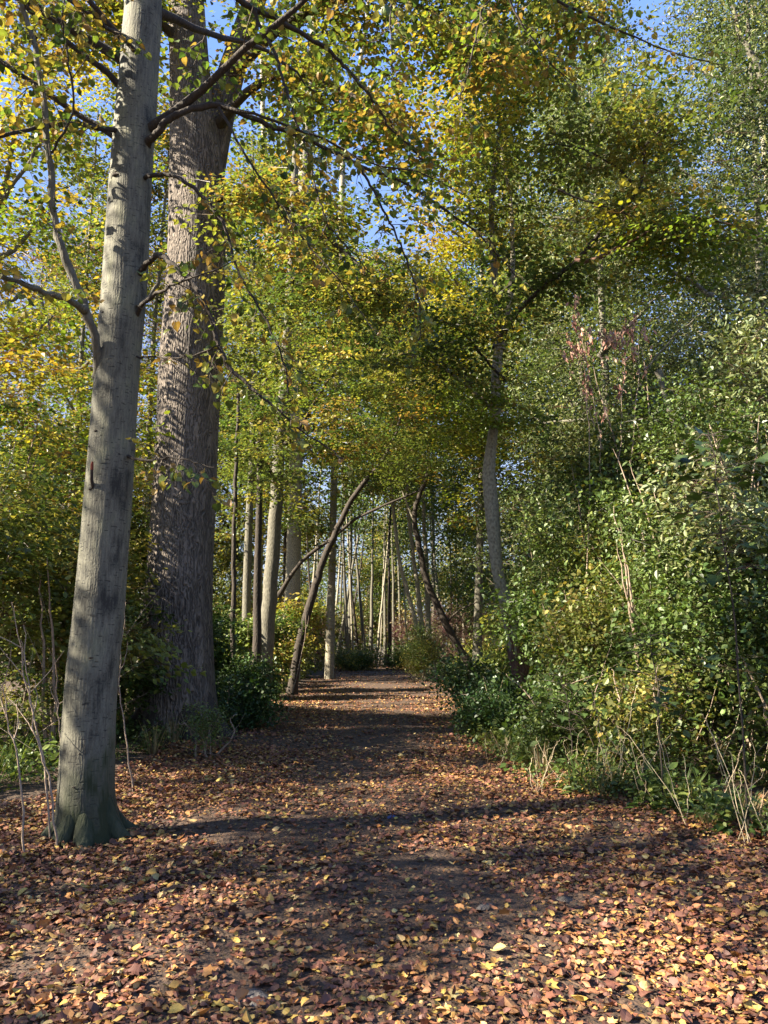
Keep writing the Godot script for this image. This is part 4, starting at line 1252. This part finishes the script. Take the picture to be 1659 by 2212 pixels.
func left_edge(d: float) -> float:
	if d < 8.0: return -3.6 - (8.0 - d) * .5
	if d < 14.0: return lerpf(-3.8, -2.7, (d - 8.0) / 6.0)
	return lerpf(-2.6, -3.6, clampf((d - 18.0) / 10.0, 0, 1))


# ---------------------------------------------------------------- beyond the end of the path
func make_far_trunks() -> void:
	var ord := ["first", "second", "third", "fourth", "fifth", "sixth", "seventh", "eighth", "ninth", "tenth", "eleventh", "twelfth", "thirteenth", "fourteenth", "fifteenth", "sixteenth", "seventeenth", "eighteenth", "nineteenth", "twentieth", "twenty first", "twenty second", "twenty third", "twenty fourth", "twenty fifth", "twenty sixth"]
	var xs := [662, 674, 684, 697, 706, 716, 724, 733, 744, 752, 764, 778, 790, 801, 812, 821, 832, 842, 852, 866, 884, 946, 962, 978, 990, 1002]
	for k in xs.size():
		var d := rng.randf_range(50, 62)
		var p := at(xs[k], 1400, d)
		p.y = 0.0
		var pale := k % 5 == 0 or k == 14
		var h := rng.randf_range(12, 18)
		var top := p + Vector3(rng.randfn(0, .9), h, rng.randfn(0, .5))
		var mid := p.lerp(top, .5) + Vector3(rng.randfn(0, .15), 0, 0)
		wood_tree("far_trunk", "%s of the slim trunks beyond the path's end, counted from the left" % ord[k], [p, p.lerp(mid, .5), mid, top], rng.randf_range(.055, .17), .04, M.pale_bark if pale else (M.grey_bark if k % 3 < 2 else M.dark_bark), 7, "slim trunks beyond the path's end")


	var brush := [[], []]
	for k in 420:
		var d := rng.randf_range(44, 62)
		var side := -1.0 if rng.randf() < .55 else 1.0
		var x := path_mid(-d) + side * (path_half(-d) * (.4 if d > 54.0 else 1.2) + absf(rng.randfn(0, 5.0)))
		var sc := rng.randf_range(1.0, 2.6)
		brush[0].append(Transform3D(Basis(Vector3.UP, rng.randf() * TAU).scaled(Vector3(sc, sc * 1.3, sc)), Vector3(x, rng.randf_range(.1, 3.2), -d)))
		brush[1].append([Color(.32, .27, .18), Color(.26, .23, .14), Color(.38, .32, .22), Color(.20, .24, .08)][rng.randi() % 4])
	tag(scatter("brushwood", clumps.bare[0], M.leaf, brush[0], brush[1], self), "pale twiggy brushwood between the slim trunks beyond the path's end", "brushwood", "", "stuff")


# ---------------------------------------------------------------- fallen leaves
func make_litter() -> void:
	var holder := Node3D.new()
	holder.name = "leaf_litter"
	add_child(holder)
	tag(holder, "carpet of fallen brown, orange and yellow leaves over the path", "fallen leaves", "", "structure")
	var leaves := []
	for zone in [[2.6, 7.0, 60000], [7.0, 12.0, 46000], [12.0, 24.0, 26000], [24.0, 56.0, 20000]]:
		for k in zone[2]:
			var d: float = lerpf(zone[0], zone[1], rng.randf())
			var half := minf(.54 * d + .6, 3.2 + maxf(0.0, 9.0 - d) * .4)
			var x := rng.randf_range(-half, half)
			var off := absf(x - path_mid(-d) - .1) / path_half(-d)
			var keep := .36 + .64 * smoothstep(.15, .9, off)
			keep *= .75 + rough.get_noise_2d(x * 10.0, d * 10.0) * 1.1
			if rng.randf() > keep: continue
			var s := (rng.randf_range(.016, .046) if rng.randf() < .93 else rng.randf_range(.05, .072)) * (1.0 + d * .012)
			var up := Vector3(rng.randfn(0, .24), 1, rng.randfn(0, .24)).normalized()
			if rng.randf() < .08: up = Vector3(rng.randfn(0, 1), .5, rng.randfn(0, 1)).normalized()
			if rng.randf() < .35: up = -up
			var an := rng.randf() * TAU
			var dir := Vector3(cos(an), 0, sin(an))
			var xx := up.cross(dir).normalized()
			var b := Basis(xx, up, xx.cross(up)).scaled(Vector3(s, s, s))
			var pal := rng.randi() % LITTER.size()
			if rng.randf() < .35: pal = [0, 1, 5, 8, 5, 1][rng.randi() % 6]
			leaves.append([Transform3D(b, Vector3(x, ground_y(x, -d) + .026 + rng.randf() * .022, -d)), pal])
	# crumbs of rotted leaf and bits of twig trodden into the earth
	var bits := [[], []]
	for k in 42000:
		var d := 2.6 + pow(rng.randf(), 1.5) * 20.0
		var half := minf(.54 * d + .5, 3.4)
		var x := rng.randf_range(-half, half)
		var sz := rng.randf_range(.006, .02) * (1.0 + d * .03)
		var b := Basis(Vector3.UP, rng.randf() * TAU) * Basis(Vector3.RIGHT, rng.randfn(0, .35))
		var stick := rng.randf() < .12
		bits[0].append(Transform3D(b.scaled_local(Vector3(.18, 1, 2.6) * sz if stick else Vector3(sz, sz, sz)), Vector3(x, ground_y(x, -d) + .024 + rng.randf() * .006, -d)))
		var c: Color = LITTER[rng.randi() % LITTER.size()]
		var l := rng.randf_range(.25, .7)
		bits[1].append(Color(c.r * l, c.g * l, c.b * l))
	scatter("leaf_crumbs", narrow[0], M.dry, bits[0], bits[1], holder)
	var save: Material = M.leaf
	M.leaf = M.dry
	put_leaves(holder, leaves, LITTER, 300, heart + maple + narrow, palette_mats(LITTER, Color(.45, .42, .36), .6))
	M.leaf = save


func make_small_things() -> void:
	var on := func(px: float, py: float) -> Vector3:
		var ray := (at(px, py, 5.0) - EYE).normalized()
		var p := EYE + ray * ((EYE.y - .03) / -ray.y)
		p.y = ground_y(p.x, p.z) + .02
		return p
	# the toadstool
	var p: Vector3 = on.call(1220, 1968)
	var o := thing("mushroom", p, "flat grey brown capped mushroom standing in the leaves at lower right", "mushroom")
	var t := Tube.new()
	t.add([Vector3(0, -.02, 0), Vector3(.001, .03, 0), Vector3(.002, .062, 0)], [.008, .0065, .006], 10)
	piece("stalk", t.mesh(), M.brown_bark, o)
	var cap := Tube.new()
	cap.add([Vector3(.002, .058, 0), Vector3(.002, .060, 0), Vector3(.002, .064, 0), Vector3(.002, .070, 0), Vector3(.002, .078, 0), Vector3(.002, .082, 0)], [.004, .042, .05, .042, .018, .001], 18, 1.0, func(an, _h): return 1.0 + .06 * sin(an * 3.0))
	var grey := bark([Color(.12, .10, .08), Color(.22, .19, .16), Color(.32, .28, .24)], 81, Vector3(40, 40, 40))
	piece("cap", cap.mesh(), grey, o)
	# stones pressed into the path
	var stone := bark([Color(.05, .042, .038), Color(.08, .07, .064), Color(.12, .105, .095)], 83, Vector3(8, 8, 8))
	for q in [[552, 2132, .062, "larger flat grey stone in the path near the bottom of the picture"], [512, 2140, .036, "small round grey stone left of the larger flat one"], [565, 2148, .05, "grey stone in front of the larger flat one"], [1050, 1965, .05, "grey stone in the bare middle of the path"], [985, 2060, .03, "small grey stone in the bare earth low in the middle"]]:
		var s := SphereMesh.new()
		s.radius = 1.0
		s.height = 2.0
		s.radial_segments = 20
		s.rings = 10
		var st := SurfaceTool.new()
		st.create_from(s, 0)
		var arr := st.commit_to_arrays()
		var v: PackedVector3Array = arr[Mesh.ARRAY_VERTEX]
		for k in v.size():
			v[k] = v[k] * (1.0 + rough.get_noise_3dv(v[k] * 16.0 + Vector3(q[0], 0, 0)) * .55) * Vector3(q[2] * 1.25, q[2] * .45, q[2] * .9)
		arr[Mesh.ARRAY_VERTEX] = v
		var am := ArrayMesh.new()
		am.add_surface_from_arrays(Mesh.PRIMITIVE_TRIANGLES, arr)
		st = SurfaceTool.new()
		st.create_from(am, 0)
		st.generate_normals()
		var m := piece("stone", st.commit(), stone)
		m.position = on.call(q[0], q[1])
		m.rotation.y = q[0]
		tag(m, q[3], "stone", "grey stones in the path")
	# a scrap of blue litter
	var blue := StandardMaterial3D.new()
	blue.albedo_color = Color(.16, .24, .42)
	blue.roughness = .4
	var scrap := Tube.new()
	scrap.add([Vector3(-.045, .0, 0), Vector3(-.044, .0, 0), Vector3(-.015, .012, .004), Vector3(.015, .012, -.003), Vector3(.044, .004, .002), Vector3(.045, .004, .002)], [.001, .014, .018, .019, .012, .001], 9)
	var sm := piece("plastic_scrap", scrap.mesh(), blue)
	sm.position = on.call(848, 1764)
	tag(sm, "small crumpled blue scrap lying in the middle of the path", "litter")
